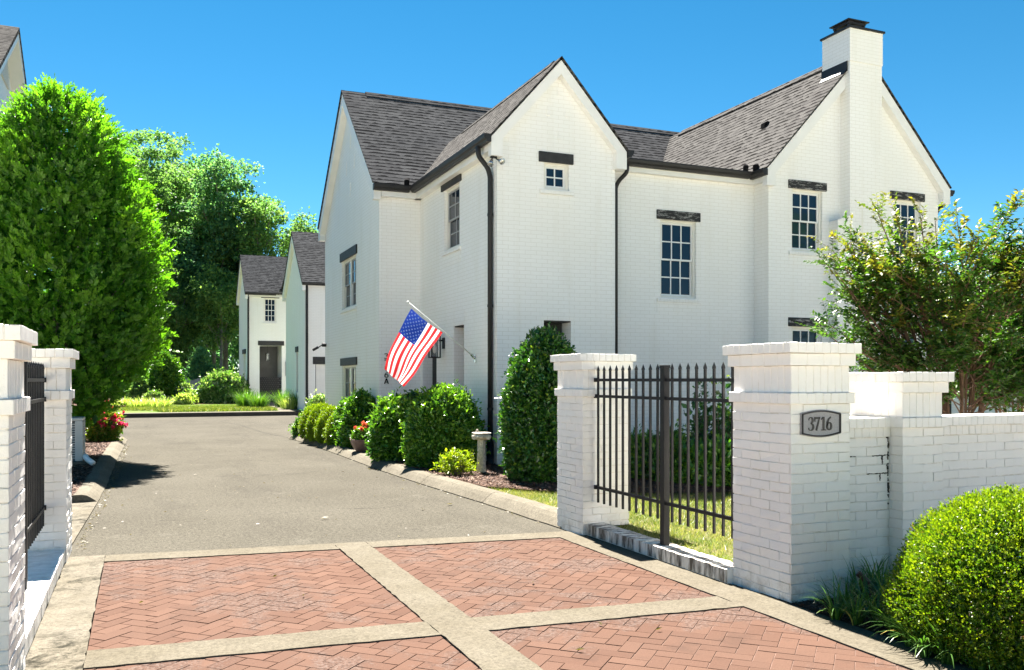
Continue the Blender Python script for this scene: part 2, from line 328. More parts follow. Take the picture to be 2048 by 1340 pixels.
leafmat('coral_petal', [(0, (0.60, 0.09, 0.06)), (0.6, (0.68, 0.16, 0.09)), (1, (0.70, 0.38, 0.06))], 0.3, (1.2, 1, 1))
leafmat('liriope_leaf', [(0, (0.03407, 0.09982, 0.01927)), (0.7, (0.07574, 0.1722, 0.0303)), (0.93, (0.1515, 0.2581, 0.0413)), (1, (0.6816, 0.4131, 0.1102))], 0.35, spec=0.5, rough=0.3)
leafmat('variegated_leaf', [(0, (0.1377, 0.2295, 0.03442)), (0.5, (0.3213, 0.3901, 0.1033)), (1, (0.5967, 0.6196, 0.3443))], 0.35)
leafmat('ornamental_grass', [(0, (0.03442, 0.09758, 0.01377)), (0.7, (0.08032, 0.1721, 0.02295)), (1, (0.1606, 0.2525, 0.0459))], 0.4)
leafmat('lawn_blade', [(0, (0.05049, 0.08728, 0.01102)), (0.55, (0.09184, 0.1423, 0.01652)), (0.8, (0.1836, 0.1928, 0.0459)), (1, (0.3488, 0.303, 0.1561))], 0.35, tip=(0.3213, 0.2754, 0.1377))
leafmat('dry_leaf', [(0, (0.0924, 0.0561, 0.0198)), (1, (0.132, 0.1089, 0.0462))], 0.25)

def cloth(name, col, tr=0.45):
    t = NT(name)
    a = t.bsdf(col, 0.75, 0.15, t.bump(t.noise(500, 2), 0.1, 0.002), out=False)
    tl = t.n('ShaderNodeBsdfTranslucent'); tl.inputs['Color'].default_value = (*col, 1)
    mx = t.n('ShaderNodeMixShader'); mx.inputs[0].default_value = tr
    t.l(a, mx.inputs[1]); t.l(tl.outputs[0], mx.inputs[2]); t.l(mx.outputs[0], t.out.inputs['Surface']); M[name] = t.m
cloth('flag_red', (0.62, 0.025, 0.03)); cloth('flag_white', (0.80, 0.78, 0.76)); cloth('flag_blue', (0.012, 0.035, 0.22), 0.35)

# ------------------------------------------------------------------ mesh helpers
OFF = {}
def link(o, parent=None):
    C.objects.link(o)
    if parent is not None: o.parent = parent
    return o
def tag(o, label=None, cat=None, group=None, kind=None):
    if label: o['label'] = label
    if cat: o['category'] = cat
    if group: o['group'] = group
    if kind: o['kind'] = kind
    return o
def thing(name, label, cat, loc=(0, 0, 0), rotz=0.0, group=None):
    o = bpy.data.objects.new(name, None); o.empty_display_size = 0.2
    o.location = loc; o.rotation_euler = (0, 0, rotz); link(o)
    OFF[o.name] = Vector(loc) if not rotz else Vector(loc)
    return tag(o, label, cat, group)
def off_of(o):
    while o.parent is not None: o = o.parent
    return OFF.get(o.name, Vector((0, 0, 0)))
def copy_thing(src, loc, rotz=None, scale=None, label=None):
    r = src.copy(); C.objects.link(r); r.location = loc
    if rotz is not None: r.rotation_euler = (0, 0, rotz)
    if scale is not None: r.scale = (scale,) * 3 if not hasattr(scale, '__len__') else scale
    if label: r['label'] = label
    for ch in list(src.children):
        c = ch.copy(); C.objects.link(c); c.parent = r
        for g in list(ch.children):
            d = g.copy(); C.objects.link(d); d.parent = c
    return r

class MB:
    def __init__(s): s.v = []; s.f = []; s.mi = []
    def add(s, vs, fs, mi=0):
        b = len(s.v); s.v += [tuple(v) for v in vs]
        for f in fs: s.f.append([b + i for i in f]); s.mi.append(mi)
        return s
    def quad(s, a, b, c, d, mi=0): return s.add([a, b, c, d], [(0, 1, 2, 3)], mi)
    def poly(s, pts, mi=0): return s.add(pts, [tuple(range(len(pts)))], mi)
    def box(s, x0, x1, y0, y1, z0, z1, mi=0):
        return s.add([(x0,y0,z0),(x1,y0,z0),(x1,y1,z0),(x0,y1,z0),(x0,y0,z1),(x1,y0,z1),(x1,y1,z1),(x0,y1,z1)],
            [(0,3,2,1),(4,5,6,7),(0,1,5,4),(1,2,6,5),(2,3,7,6),(3,0,4,7)], mi)
    def obox(s, m, sx, sy, sz, mi=0):
        vs = [m @ Vector((x * sx / 2, y * sy / 2, z * sz / 2)) for z in (-1, 1) for x, y in ((-1,-1),(1,-1),(1,1),(-1,1))]
        return s.add(vs, [(0,3,2,1),(4,5,6,7),(0,1,5,4),(1,2,6,5),(2,3,7,6),(3,0,4,7)], mi)
    def prism(s, pts, d, mi=0):
        n = len(pts); d = Vector(d); pts = [Vector(p) for p in pts]
        vs = pts + [p + d for p in pts]
        nn = Vector((0, 0, 0))
        for i in range(n): nn += pts[i].cross(pts[(i + 1) % n])
        fl = nn.dot(d) > 0
        fs = [tuple(range(n)), tuple(range(2 * n - 1, n - 1, -1))] + [(i, i + n, (i + 1) % n + n, (i + 1) % n) for i in range(n)]
        if fl: fs = [tuple(reversed(f)) for f in fs]
        return s.add(vs, fs, mi)
    def tube(s, path, r, n=8, mi=0, cap=True):
        path = [Vector(p) for p in path]; k = len(path)
        rs = r if hasattr(r, '__len__') else [r] * k
        vs = []; ref = None
        for i, p in enumerate(path):
            d = (path[min(i + 1, k - 1)] - path[max(i - 1, 0)]).normalized()
            if ref is None: ref = d.orthogonal().normalized()
            ref = (ref - d * ref.dot(d)); ref = ref.normalized() if ref.length > 1e-6 else d.orthogonal().normalized()
            b = d.cross(ref)
            for j in range(n):
                a = 2 * math.pi * j / n
                vs.append(p + (ref * math.cos(a) + b * math.sin(a)) * rs[i])
        fs = [(i * n + j, i * n + (j + 1) % n, (i + 1) * n + (j + 1) % n, (i + 1) * n + j) for i in range(k - 1) for j in range(n)]
        if cap: fs += [tuple(reversed(range(n))), tuple((k - 1) * n + j for j in range(n))]
        return s.add(vs, fs, mi)
    def lathe(s, c, prof, n=20, mi=0, sx=1, sy=1, power=None):
        c = Vector(c); vs = []; fs = []
        for r, z in prof:
            for j in range(n):
                a = 2 * math.pi * j / n; ca, sa = math.cos(a), math.sin(a)
                if power: q = (abs(ca) ** power + abs(sa) ** power) ** (-1 / power)
                else: q = 1
                vs.append(c + Vector((ca * r * q * sx, sa * r * q * sy, z)))
        for i in range(len(prof) - 1):
            for j in range(n): fs.append((i * n + j, i * n + (j + 1) % n, (i + 1) * n + (j + 1) % n, (i + 1) * n + j))
        fs += [tuple(reversed(range(n))), tuple((len(prof) - 1) * n + j for j in range(n))]
        return s.add(vs, fs, mi)
    def build(s, name, mats, parent=None, smooth=False, bevel=0.0, local=False):
        me = bpy.data.meshes.new(name)
        off = Vector((0, 0, 0)) if (local or parent is None) else off_of(parent)
        me.from_pydata([(v[0] - off.x, v[1] - off.y, v[2] - off.z) for v in s.v], [], s.f)
        if not isinstance(mats, (list, tuple)): mats = [mats]
        for m in mats: me.materials.append(M[m] if isinstance(m, str) else m)
        if len(mats) > 1: me.polygons.foreach_set('material_index', s.mi)
        uvl = me.uv_layers.new(name='UVMap').data
        Z = Vector((0, 0, 1))
        for p in me.polygons:
            nr = p.normal
            tt = Z.cross(nr)
            if tt.length < 0.05: tt = Vector((1, 0, 0))
            tt = tt.normalized(); bt = nr.cross(tt)
            if bt.z < -1e-6: bt = -bt
            for li in p.loop_indices:
                q = s.v[me.loops[li].vertex_index]
                uvl[li].uv = (q[0] * tt.x + q[1] * tt.y + q[2] * tt.z, q[0] * bt.x + q[1] * bt.y + q[2] * bt.z)
        if smooth:
            me.polygons.foreach_set('use_smooth', [True] * len(me.polygons))
        me.update()
        o = link(bpy.data.objects.new(name, me), parent)
        if bevel:
            md = o.modifiers.new('bevel', 'BEVEL'); md.width = bevel; md.segments = 2; md.limit_method = 'ANGLE'; md.angle_limit = R(40)
        return o

def np_mesh(name, V, F3, mat, parent=None, tone=None, local=False, extra=None):
    """V (n,3) float, F3 (m,k) int"""
    off = Vector((0, 0, 0)) if (local or parent is None) else off_of(parent)
    V = np.asarray(V, dtype=np.float32) - np.array(off, dtype=np.float32)
    me = bpy.data.meshes.new(name)
    k = F3.shape[1]
    me.vertices.add(len(V)); me.vertices.foreach_set('co', V.ravel())
    me.loops.add(F3.size); me.loops.foreach_set('vertex_index', F3.ravel().astype(np.int32))
    me.polygons.add(len(F3)); me.polygons.foreach_set('loop_start', np.arange(0, F3.size, k, dtype=np.int32))
    me.polygons.foreach_set('loop_total', np.full(len(F3), k, dtype=np.int32))
    if tone is not None:
        at = me.attributes.new('tone', 'FLOAT', 'POINT'); at.data.foreach_set('value', np.asarray(tone, dtype=np.float32))
    me.materials.append(M[mat]); me.update(); me.validate()
    return link(bpy.data.objects.new(name, me), parent)

def unit(a): return a / np.maximum(np.linalg.norm(a, axis=-1, keepdims=True), 1e-9)
def leaves(pos, d, nrm, L, Wd, fold=0.18, curl=0.12):
    """diamond leaves with a folded midrib: returns V, F (triangles)"""
    n = len(pos); d = unit(d); s = unit(np.cross(d, nrm)); nn = np.cross(s, d)
    L = np.broadcast_to(L, (n,))[:, None]; Wd = np.broadcast_to(Wd, (n,))[:, None]
    mid = pos + d * L * 0.45
    V = np.empty((n, 4, 3))
    V[:, 0] = pos; V[:, 1] = mid + s * Wd * 0.5 + nn * Wd * fold; V[:, 2] = pos + d * L - nn * L * curl; V[:, 3] = mid - s * Wd * 0.5 + nn * Wd * fold
    b = (np.arange(n) * 4)[:, None]
    F = np.concatenate([b + np.array([0, 1, 2]), b + np.array([0, 2, 3])], 1).reshape(-1, 3)
    return V.reshape(-1, 3), F
def ball(n): return unit(rng.normal(size=(n, 3)))
def joinVF(parts):
    Vs, Fs, Ts, b = [], [], [], 0
    for V, F, T in parts:
        Vs.append(V); Fs.append(F + b); Ts.append(np.broadcast_to(T, (len(V),)) if np.ndim(T) == 0 else T); b += len(V)
    return np.concatenate(Vs), np.concatenate(Fs), np.concatenate(Ts)
sky.air_density = 0.9; sky.dust_density = 0.0; sky.ozone_density = 2.0; sky.altitude = 2000; bg.inputs['Strength'].default_value = 0.05
hs.inputs['Saturation'].default_value = 1.34; hs.inputs['Hue'].default_value = 0.483; hs.inputs['Value'].default_value = 0.52; ld.energy = 4.8; S.view_settings.exposure = 2.7
# ------------------------------------------------------------------ ground, drive, paving
def structure(o): o['kind'] = 'structure'; return o
mb = MB(); mb.quad((-400, -400, -0.06), (400, -400, -0.06), (400, 600, -0.06), (-400, 600, -0.06)); structure(mb.build('ground', 'turf_soil'))
mb = MB(); mb.poly([(-60, -14, -0.01), (60, -14, -0.01), (60, 0.6, -0.01), (6, 1.6, -0.01), (-3, 1.6, -0.01), (-60, 0.6, -0.01)]); structure(mb.build('road', 'bounce_concrete'))  # unseen street, its concrete made pale for bounced light
mb = MB()
mb.poly([(-0.60, 8.17, 0), (3.97, 7.70, 0), (3.97, 23.6, 0), (16, 23.6, 0), (16, 38.05, 0), (-9, 38.05, 0), (-9, 24.3, 0), (-0.32, 24.3, 0), (-0.50, 17.0, 0), (-0.60, 12.0, 0)])
structure(mb.build('driveway', 'asphalt'))
# patches of old repair and fine cracks in the asphalt
def crack(name, pts, w, z=0.004):
    mb = MB()
    out = []
    for a, b in zip(pts, pts[1:]):
        a = Vector((*a, z)); b = Vector((*b, z)); n = max(2, int((b - a).length / 0.12))
        for i in range(n): out.append(a.lerp(b, i / n))
    out.append(Vector((*pts[-1], z)))
    L, Rr = [], []
    for i, p in enumerate(out):
        d = (out[min(i + 1, len(out) - 1)] - out[max(i - 1, 0)]).normalized(); s = Vector((-d.y, d.x, 0))
        q = p + s * random.uniform(-0.02, 0.02); ww = w * random.uniform(0.3, 1.0)
        L.append(q + s * ww / 2); Rr.append(q - s * ww / 2)
    for i in range(len(out) - 1): mb.quad(Rr[i], Rr[i + 1], L[i + 1], L[i])
    return structure(mb.build(name, 'kerb_face'))
crack('driveway_crack', [(3.4, 36.2), (2.7, 33.5), (3.1, 30.5), (3.25, 26.0), (3.55, 23.4)], 0.035)
crack('driveway_crack', [(0.2, 33.0), (1.4, 33.2), (2.6, 32.6)], 0.03)
crack('driveway_crack', [(1.15, 14.3), (1.6, 14.5), (2.1, 14.2), (2.7, 14.6)], 0.016)
crack('driveway_crack', [(1.6, 14.15), (2.0, 14.4), (2.45, 14.25)], 0.012)

# cream concrete bands round the herringbone fields
def yb1o(x): return 8.21 - 0.11 * x
def yb1i(x): return 7.93 - 0.113 * x
def yb2o(x): return 5.352 - 0.085 * x
def yb2i(x): return 5.035 - 0.077 * x
def yb3o(x): return 2.62 - 0.08 * x
XL, XLi, XC0, XC1, XRi, XR = -0.56, -0.27, 1.625, 1.91, 3.665, 3.985
def band(name, pts, mat, z=0.012):
    """concrete strip with slightly ragged edges"""
    out = []
    n = len(pts)
    for i in range(n):
        a = Vector((*pts[i], 0)); b = Vector((*pts[(i + 1) % n], 0)); k = max(1, int((b - a).length / 0.07))
        d = (b - a).normalized(); s = Vector((-d.y, d.x, 0))
        for j in range(k):
            q = a.lerp(b, j / k)
            if j: q += s * random.gauss(0, 0.0035)
            out.append(q)
    mb = MB(); mb.prism([(p.x, p.y, z - 0.06) for p in out], (0, 0, 0.06)); return structure(mb.build(name, mat))
g = 0.002
band('concrete_band', [(XL, 1.6), (XLi, 1.6), (XLi, yb1i(XLi) + 0.30), (XL, yb1o(XL))], 'mossy_concrete')
for x0, x1 in ((XLi + g, XC0 - g), (XC1 + g, XRi + 0.22)):
    band('concrete_band', [(x0, yb1i(x0)), (x1, yb1i(x1)), (x1, yb1o(x1)), (x0, yb1o(x0))], 'cream_concrete')
band('concrete_band', [(XC0, 1.6), (XC1, 1.6), (XC1, yb1o(XC1)), (XC0, yb1o(XC0))], 'cream_concrete', 0.0125)
for x0, x1 in ((XLi + g, XC0 - g), (XC1 + g, XRi - g)):
    band('concrete_band', [(x0, yb2i(x0)), (x1, yb2i(x1)), (x1, yb2o(x1)), (x0, yb2o(x0))], 'cream_concrete')
    band('concrete_band', [(x0, 1.6), (x1, 1.6), (x1, yb3o(x1)), (x0, yb3o(x0))], 'cream_concrete')
band('concrete_band', [(XRi, 1.6), (XR, 1.6), (XR, 4.72), (XR - 0.02, 7.55), (XRi, yb1i(XRi) - g)], 'cream_concrete', 0.0115)
mb = MB(); mb.prism([(-1.6, 8.0, -0.05), (-0.575, 8.0, -0.05), (-0.575, 8.6, -0.05), (-0.47, 11.9, -0.05), (-1.6, 11.9, -0.05)], (0, 0, 0.065)); structure(mb.build('concrete_apron', 'mossy_concrete'))

def clip_convex(poly, clip):
    for i in range(len(clip)):
        ax, ay = clip[i]; bx, by = clip[(i + 1) % len(clip)]
        out = []
        for j in range(len(poly)):
            p, q = poly[j], poly[(j + 1) % len(poly)]
            dp = (bx - ax) * (p[1] - ay) - (by - ay) * (p[0] - ax); dq = (bx - ax) * (q[1] - ay) - (by - ay) * (q[0] - ax)
            if dp >= 0: out.append(p)
            if (dp >= 0) != (dq >= 0):
                t_ = dp / (dp - dq); out.append((p[0] + (q[0] - p[0]) * t_, p[1] + (q[1] - p[1]) * t_))
        poly = out
        if len(poly) < 3: return []
    return poly
def area2(p): return 0.5 * sum(p[i][0] * p[(i + 1) % len(p)][1] - p[(i + 1) % len(p)][0] * p[i][1] for i in range(len(p)))
def herringbone(name, panel, z=0.004):
    mb = MB(); w = 0.1015; l = 2 * w; gp = 0.0017
    mb.prism([(x, y, -0.06) for x, y in panel], (0, 0, 0.06 + 0.0005), 1)
    cx = sum(p[0] for p in panel) / len(panel); cy = sum(p[1] for p in panel) / len(panel)
    ca = math.cos(R(45)); n = 34
    for i in range(-n, n):
        for j in range(-n, n):
            # cells of the running herringbone: 0 starts a lying brick, 3 starts a standing one
            for k in (0, 3):
                if (i - j) % 4 != k: continue
                r = (i * w, j * w, i * w + (l if k == 0 else w), j * w + (w if k == 0 else l))
                e = [(r[0] + gp, r[1] + gp), (r[2] - gp, r[1] + gp), (r[2] - gp, r[3] - gp), (r[0] + gp, r[3] - gp)]
                e = [(x + random.gauss(0, 0.0007), y + random.gauss(0, 0.0007)) for x, y in e]
                e = [(cx + x * ca - y * ca, cy + x * ca + y * ca) for x, y in e]
                if all(abs(q[0] - cx) > 2.2 or abs(q[1] - cy) > 2.5 for q in e): continue
                e = clip_convex(e, panel)
                if len(e) < 3 or abs(area2(e)) < 0.0006: continue
                if area2(e) < 0: e = e[::-1]
                zz = z + random.gauss(0, 0.0008)
                mx = sum(q[0] for q in e) / len(e); my = sum(q[1] for q in e) / len(e)
                m = len(e)
                vs = [(x, y, z - 0.016) for x, y in e] + [(x + (mx - x) * 0.018, y + (my - y) * 0.018, zz) for x, y in e]
                mb.add(vs, [tuple(range(m, 2 * m))] + [(a, (a + 1) % m, (a + 1) % m + m, a + m) for a in range(m)])
    return structure(mb.build(name, ['paver', 'paver_joint']))
q = 0.004
for xa, xb in ((XLi + q, XC0 - q), (XC1 + q, XRi - q)):
    herringbone('brick_paving', [(xa, yb2o(xa) + q), (xb, yb2o(xb) + q), (xb, yb1i(xb) - q), (xa, yb1i(xa) - q)])
    herringbone('brick_paving', [(xa, yb3o(xa) + q), (xb, yb3o(xb) + q), (xb, yb2i(xb) - q), (xa, yb2i(xa) - q)])

# rolled concrete kerbs, cast in lengths with open joints
def rolled_kerb(name, path, side, h=0.125):
    mb = MB(); prof = [(0.0, -0.03), (0.0, 0.012), (0.07, h * 0.62), (0.12, h * 0.9), (0.17, h), (0.27, h), (0.27, -0.03)]
    pts = [Vector((*p, 0)) for p in path]
    fine = []
    for a, b in zip(pts, pts[1:]):
        k = max(1, int((b - a).length / 0.3))
        fine += [a.lerp(b, i / k) for i in range(k)]
    fine.append(pts[-1])
    seg = []
    def flush():
        if len(seg) > 1:
            n = len(prof); vs = []
            for c_, s_ in seg: vs += [(c_.x + s_.x * u, c_.y + s_.y * u, w_) for u, w_ in prof]
            fs = [(i * n + j, i * n + j + 1, (i + 1) * n + j + 1, (i + 1) * n + j) for i in range(len(seg) - 1) for j in range(n - 1)]
            fs += [tuple(range(n)), tuple(range((len(seg) - 1) * n + n - 1, (len(seg) - 1) * n - 1, -1))]
            mb.add(vs, fs)
    for i, p in enumerate(fine):
        d = (fine[min(i + 1, len(fine) - 1)] - fine[max(i - 1, 0)]).normalized()
        s_ = Vector((d.y, -d.x, 0)) * side
        p = p + s_ * random.gauss(0, 0.004)
        seg.append((p, s_))
        if i % 7 == 6:
            flush(); seg.clear(); seg.append((p + d * 0.012, s_))
    flush()
    return structure(mb.build(name, 'kerb_concrete'))
rolled_kerb('kerb', [(3.90, 7.98), (3.82, 10.35), (3.72, 12.2), (3.66, 14.2), (3.66, 17.2), (3.66, 21.0), (3.50, 22.9), (3.62, 23.5), (4.3, 23.75)], 1)
rolled_kerb('kerb', [(-0.47, 11.9), (-0.43, 14.0), (-0.40, 17.2), (-0.33, 21.5), (-0.27, 23.9)], -1, 0.105)
mb = MB(); mb.box(-9.5, 7.4, 38.05, 38.20, -0.05, 0.165, 1); mb.box(-9.5, 7.4, 38.203, 39.0, -0.05, 0.168, 0); structure(mb.build('kerb', ['kerb_concrete', 'kerb_face']))

# planting beds and lawns (each a sheet a little above the next)
def sheet(name, pts, mat, z):
    mb = MB(); mb.poly([(x, y, z) if not hasattr(z, '__call__') else (x, y, z(x, y)) for x, y in pts]); return structure(mb.build(name, mat))
sheet('lawn', [(4.10, 5.0), (17, 5.0), (17, 10), (4.1, 11.2), (4.12, 7.9), (4.17, 7.3), (4.10, 7.3)], 'turf_soil', 0.085)
bedA = [(4.14, 10.72), (4.35, 10.45), (4.66, 9.98), (5.3, 9.5), (6.2, 9.12), (7.6, 8.85), (10, 8.7), (17, 8.6), (17, 14.3), (7.4, 14.3), (5.6, 14), (5.6, 18), (4.7, 18), (4.7, 23.5), (3.85, 23.3), (3.90, 20), (3.91, 14.2), (3.96, 12.2)]
sheet('mulch_bed', bedA, 'mulch', 0.115)
sheet('mulch_bed', [(-3.6, 11.9), (-0.72, 11.9), (-0.68, 14), (-0.64, 17.2), (-0.58, 21.5), (-0.52, 23.9), (-3.6, 23.9)], 'mulch', 0.10)
sheet('mulch_bed', [(3.988, 1.6), (9, 1.2), (9, 5.0), (3.988, 5.0)], 'mulch', 0.012)
sheet('bounce_paving', [(7.7, 5.2), (17, 5.2), (17, 8.55), (10, 8.62), (7.7, 8.75)], 'bounce_concrete', 0.1)  # unseen pale paving, added to bounce sun onto the front walls
sheet('bounce_paving', [(-16, 3.0), (-1.7, 3.0), (-1.7, 11.8), (-3.7, 11.8), (-3.7, 18.6), (-16, 18.6)], 'bounce_concrete', 0.02)  # unseen pale ground, added to bounce sun onto the drive-side walls
sheet('lawn', [(-9.5, 39.0), (7.4, 39.0), (7.4, 47.6), (-9.5, 47.6)], 'far_turf', lambda x, y: 0.166 + max(0, (y - 39)) * 0.018)
sheet('mulch_bed', [(-9.5, 46.2), (5.1, 46.2), (5.1, 60), (-9.5, 60)], 'mulch', lambda x, y: 0.30 + (y - 46.2) * 0.02)
sheet('path', [(5.55, 39.0), (6.4, 39.0), (6.9, 47.75), (5.75, 47.75)], 'kerb_concrete', lambda x, y: 0.172 + (y - 39) * 0.019)
mb = MB(); mb.prism([(3.94, 15.55, 0.0), (5.37, 15.55, 0.0), (5.37, 17.3, 0.0), (3.94, 17.3, 0.0)], (0, 0, 0.135)); structure(mb.build('path', 'kerb_concrete'))

# ------------------------------------------------------------------ white painted brick gate pillars and walls
def brick_face(mb, o, u, nr, width, z0, rows, bl=0.203, bh=0.0677, jt=0.005, proud=0.0045, odd=0):
    o = Vector(o); u = Vector(u); nr = Vector(nr)
    for r in range(rows):
        x = -bl / 2 if (r + odd) % 2 else 0.0
        zz = z0 + r * bh
        while x < width - 0.01:
            a, b = max(0, x), min(width, x + bl)
            x += bl
            if b - a < 0.02: continue
            a2, b2 = a + (0.001 if a > 0 else 0), b - (0.001 if b < width else 0)
            jz = random.gauss(0, 0.0012)
            za, zb = zz + jt / 2 + jz, zz + bh - jt / 2 + jz
            pr = random.uniform(-0.0025, 0.0025); ins = 0.0025
            def P(s, z_, d): return o + u * s + nr * d + Vector((0, 0, z_))
            g_ = lambda: random.gauss(0, 0.0017)
            base = [P(a2, za, -proud), P(b2, za, -proud), P(b2, zb, -proud), P(a2, zb, -proud)]
            iv = 0.0012; top = [P(a2 + iv, za + ins + g_(), pr + g_()), P(b2 - iv, za + ins + g_(), pr + g_()), P(b2 - iv, zb - ins + g_(), pr + g_()), P(a2 + iv, zb - ins + g_(), pr + g_())]
            mb.add(base + top, [(4, 5, 6, 7), (0, 1, 5, 4), (1, 2, 6, 5), (2, 3, 7, 6), (3, 0, 4, 7)])
def four_faces(mb, x0, x1, y0, y1, z0, rows, **k):
    brick_face(mb, (x0, y0, 0), (1, 0, 0), (0, -1, 0), x1 - x0, z0, rows, **k)
    brick_face(mb, (x1, y0, 0), (0, 1, 0), (1, 0, 0), y1 - y0, z0, rows, odd=1, **k)
    brick_face(mb, (x1, y1, 0), (-1, 0, 0), (0, 1, 0), x1 - x0, z0, rows, **k)
    brick_face(mb, (x0, y1, 0), (0, -1, 0), (-1, 0, 0), y1 - y0, z0, rows, odd=1, **k)
def ring_course(mb, x0, x1, y0, y1, z0, z1, unit=0.0665, core=True, rough=0.002):
    """a course of bricks on end round a pillar: separate brick faces round a joint core"""
    h = z1 - z0
    for (o, u, nr, wd) in (((x0, y0, 0), (1, 0, 0), (0, -1, 0), x1 - x0), ((x1, y0, 0), (0, 1, 0), (1, 0, 0), y1 - y0), ((x1, y1, 0), (-1, 0, 0), (0, 1, 0), x1 - x0), ((x0, y1, 0), (0, -1, 0), (-1, 0, 0), y1 - y0)):
        o = Vector(o); u = Vector(u); nr = Vector(nr); k = max(1, round(wd / unit)); st = wd / k
        for i in range(k):
            a, b = i * st + 0.002, (i + 1) * st - 0.002
            if i == 0: a = 0
            if i == k - 1: b = wd
            pr = random.uniform(-rough, rough); dz = random.uniform(-rough, rough); dep = 0.05
            f = lambda s, d, z_: o + u * s + nr * d + Vector((0, 0, z_))
            c_ = 0.003
            vs = [f(a, -0.004, z0), f(b, -0.004, z0), f(b, -0.004, z1 - 0.004 + dz), f(a, -0.004, z1 - 0.004 + dz),
                  f(a + c_, pr, z0 + c_), f(b - c_, pr, z0 + c_), f(b - c_, pr, z1 - c_ + dz), f(a + c_, pr, z1 - c_ + dz),
                  f(a, -dep, z1 + dz - 0.0005), f(b, -dep, z1 + dz - 0.0005), f(b - c_, -0.004, z1 + dz), f(a + c_, -0.004, z1 + dz)]
            mb.add(vs, [(4, 5, 6, 7), (0, 1, 5, 4), (1, 2, 6, 5), (2, 3, 7, 6), (3, 0, 4, 7), (7, 6, 10, 11), (11, 10, 9, 8)])
    if core: mb.box(x0 + 0.004, x1 - 0.004, y0 + 0.004, y1 - 0.004, z0 + 0.0005, z1 - 0.003, 1)
PM = ['pillar_paint', 'pillar_joint']
def pillar(x0, x1, y0, y1, label, zs=(0.0, 1.34, 1.413, 1.597, 1.680, 1.752), group=None):
    t_ = thing('gate_pillar', label, 'pillar', ((x0 + x1) / 2, (y0 + y1) / 2, 0), 0, group)
    rows = round((zs[1] - zs[0]) / 0.0677)
    bh = (zs[1] - zs[0]) / rows
    mb = MB(); four_faces(mb, x0, x1, y0, y1, zs[0], rows, bh=bh); mb.box(x0 + 0.006, x1 - 0.006, y0 + 0.006, y1 - 0.006, -0.1, zs[1], 1); mb.build('shaft', PM, t_)
    e = 0.022; mb = MB(); ring_course(mb, x0 - e, x1 + e, y0 - e, y1 + e, zs[1], zs[2]); mb.build('collar', PM, t_)
    e = -0.004; mb = MB(); ring_course(mb, x0 - e, x1 + e, y0 - e, y1 + e, zs[2] - 0.002, zs[3]); mb.build('neck', PM, t_)
    mb = MB(); e = 0.027; ring_course(mb, x0 - e, x1 + e, y0 - e, y1 + e, zs[3], zs[4], 0.14)
    e = 0.054; ring_course(mb, x0 - e, x1 + e, y0 - e, y1 + e, zs[4] + 0.001, zs[5])
    mb.build('cap', PM, t_); return t_
pillar(4.005, 4.515, 4.695, 5.32, 'white brick gate pillar carrying the 3716 plaque')
pillar(3.91, 4.42, 7.516, 8.076, 'white brick gate pillar in front of the tall holly, at the drive kerb end')
pillar(-1.05, -0.55, 4.60, 5.22, 'white brick gate pillar cut by the left edge of the photo')
pillar(-1.05, -0.55, 8.04, 8.66, 'white brick gate pillar in front of the tall hornbeam')
pillar(5.145, 5.55, 4.83, 5.44, 'shorter white brick pier built into the garden wall beside the round boxwood', (0.0, 1.15, 1.225, 1.406, 1.486, 1.558))

WALLS = []
def garden_wall(x0, x1, label):
    y0, y1 = 4.955, 5.19
    t_ = thing('garden_wall', label, 'wall', (x0, y0, 0)); WALLS.append(t_)
    mb = MB(); brick_face(mb, (x0, y0, 0), (1, 0, 0), (0, -1, 0), x1 - x0, 0.0, 16, bh=0.0672); brick_face(mb, (x1, y1, 0), (-1, 0, 0), (0, 1, 0), x1 - x0, 0.0, 16, bh=0.0672)
    mb.box(x0, x1, y0 + 0.006, y1 - 0.006, -0.1, 1.078, 1); mb.build('brickwork', PM, t_)
    mb = MB(); ring_course(mb, x0, x1, y0 - 0.012, y1 + 0.012, 1.0785, 1.148); mb2 = mb
    ring_course(mb2, x0 + 0.0015, x1 - 0.0015, y0 - 0.034, y1 + 0.034, 1.149, 1.222); mb2.build('coping', PM, t_)
garden_wall(4.516, 5.144, 'short length of white garden wall between the plaque pillar and the lower pier')
garden_wall(5.552, 11.5, 'long white garden wall running right behind the round boxwood')

def dwarf_wall(x0, x1, y0, y1, h, label, mats, fine):
    t_ = thing('dwarf_wall', label, 'low wall', ((x0 + x1) / 2, y0, 0))
    mb = MB(); n = round((y1 - y0) / 0.0665); st = (y1 - y0) / n
    for i in range(n):
        a, b = y0 + i * st + 0.002, y0 + (i + 1) * st - 0.002
        dx = random.gauss(0, 0.003 if fine else 0.001); dz = random.gauss(0, 0.002 if fine else 0.0006)
        mb.box(x0 + dx, x1 + dx, a, b, 0.02, h + dz, 0)
    mb.box(x0 + 0.012, x1 - 0.012, y0, y1, -0.05, h - 0.006, 1); mb.build('brick_coping', mats, t_)
dwarf_wall(3.945, 4.145, 5.322, 7.514, 0.118, 'low brick kerb wall under the right gate railing, black grime between bricks', ['stained_brick', 'pillar_joint'], True)
dwarf_wall(-1.02, -0.56, 5.222, 8.038, 0.118, 'smooth white sill wall under the left gate railing', ['pillar_paint', 'pillar_paint'], False)

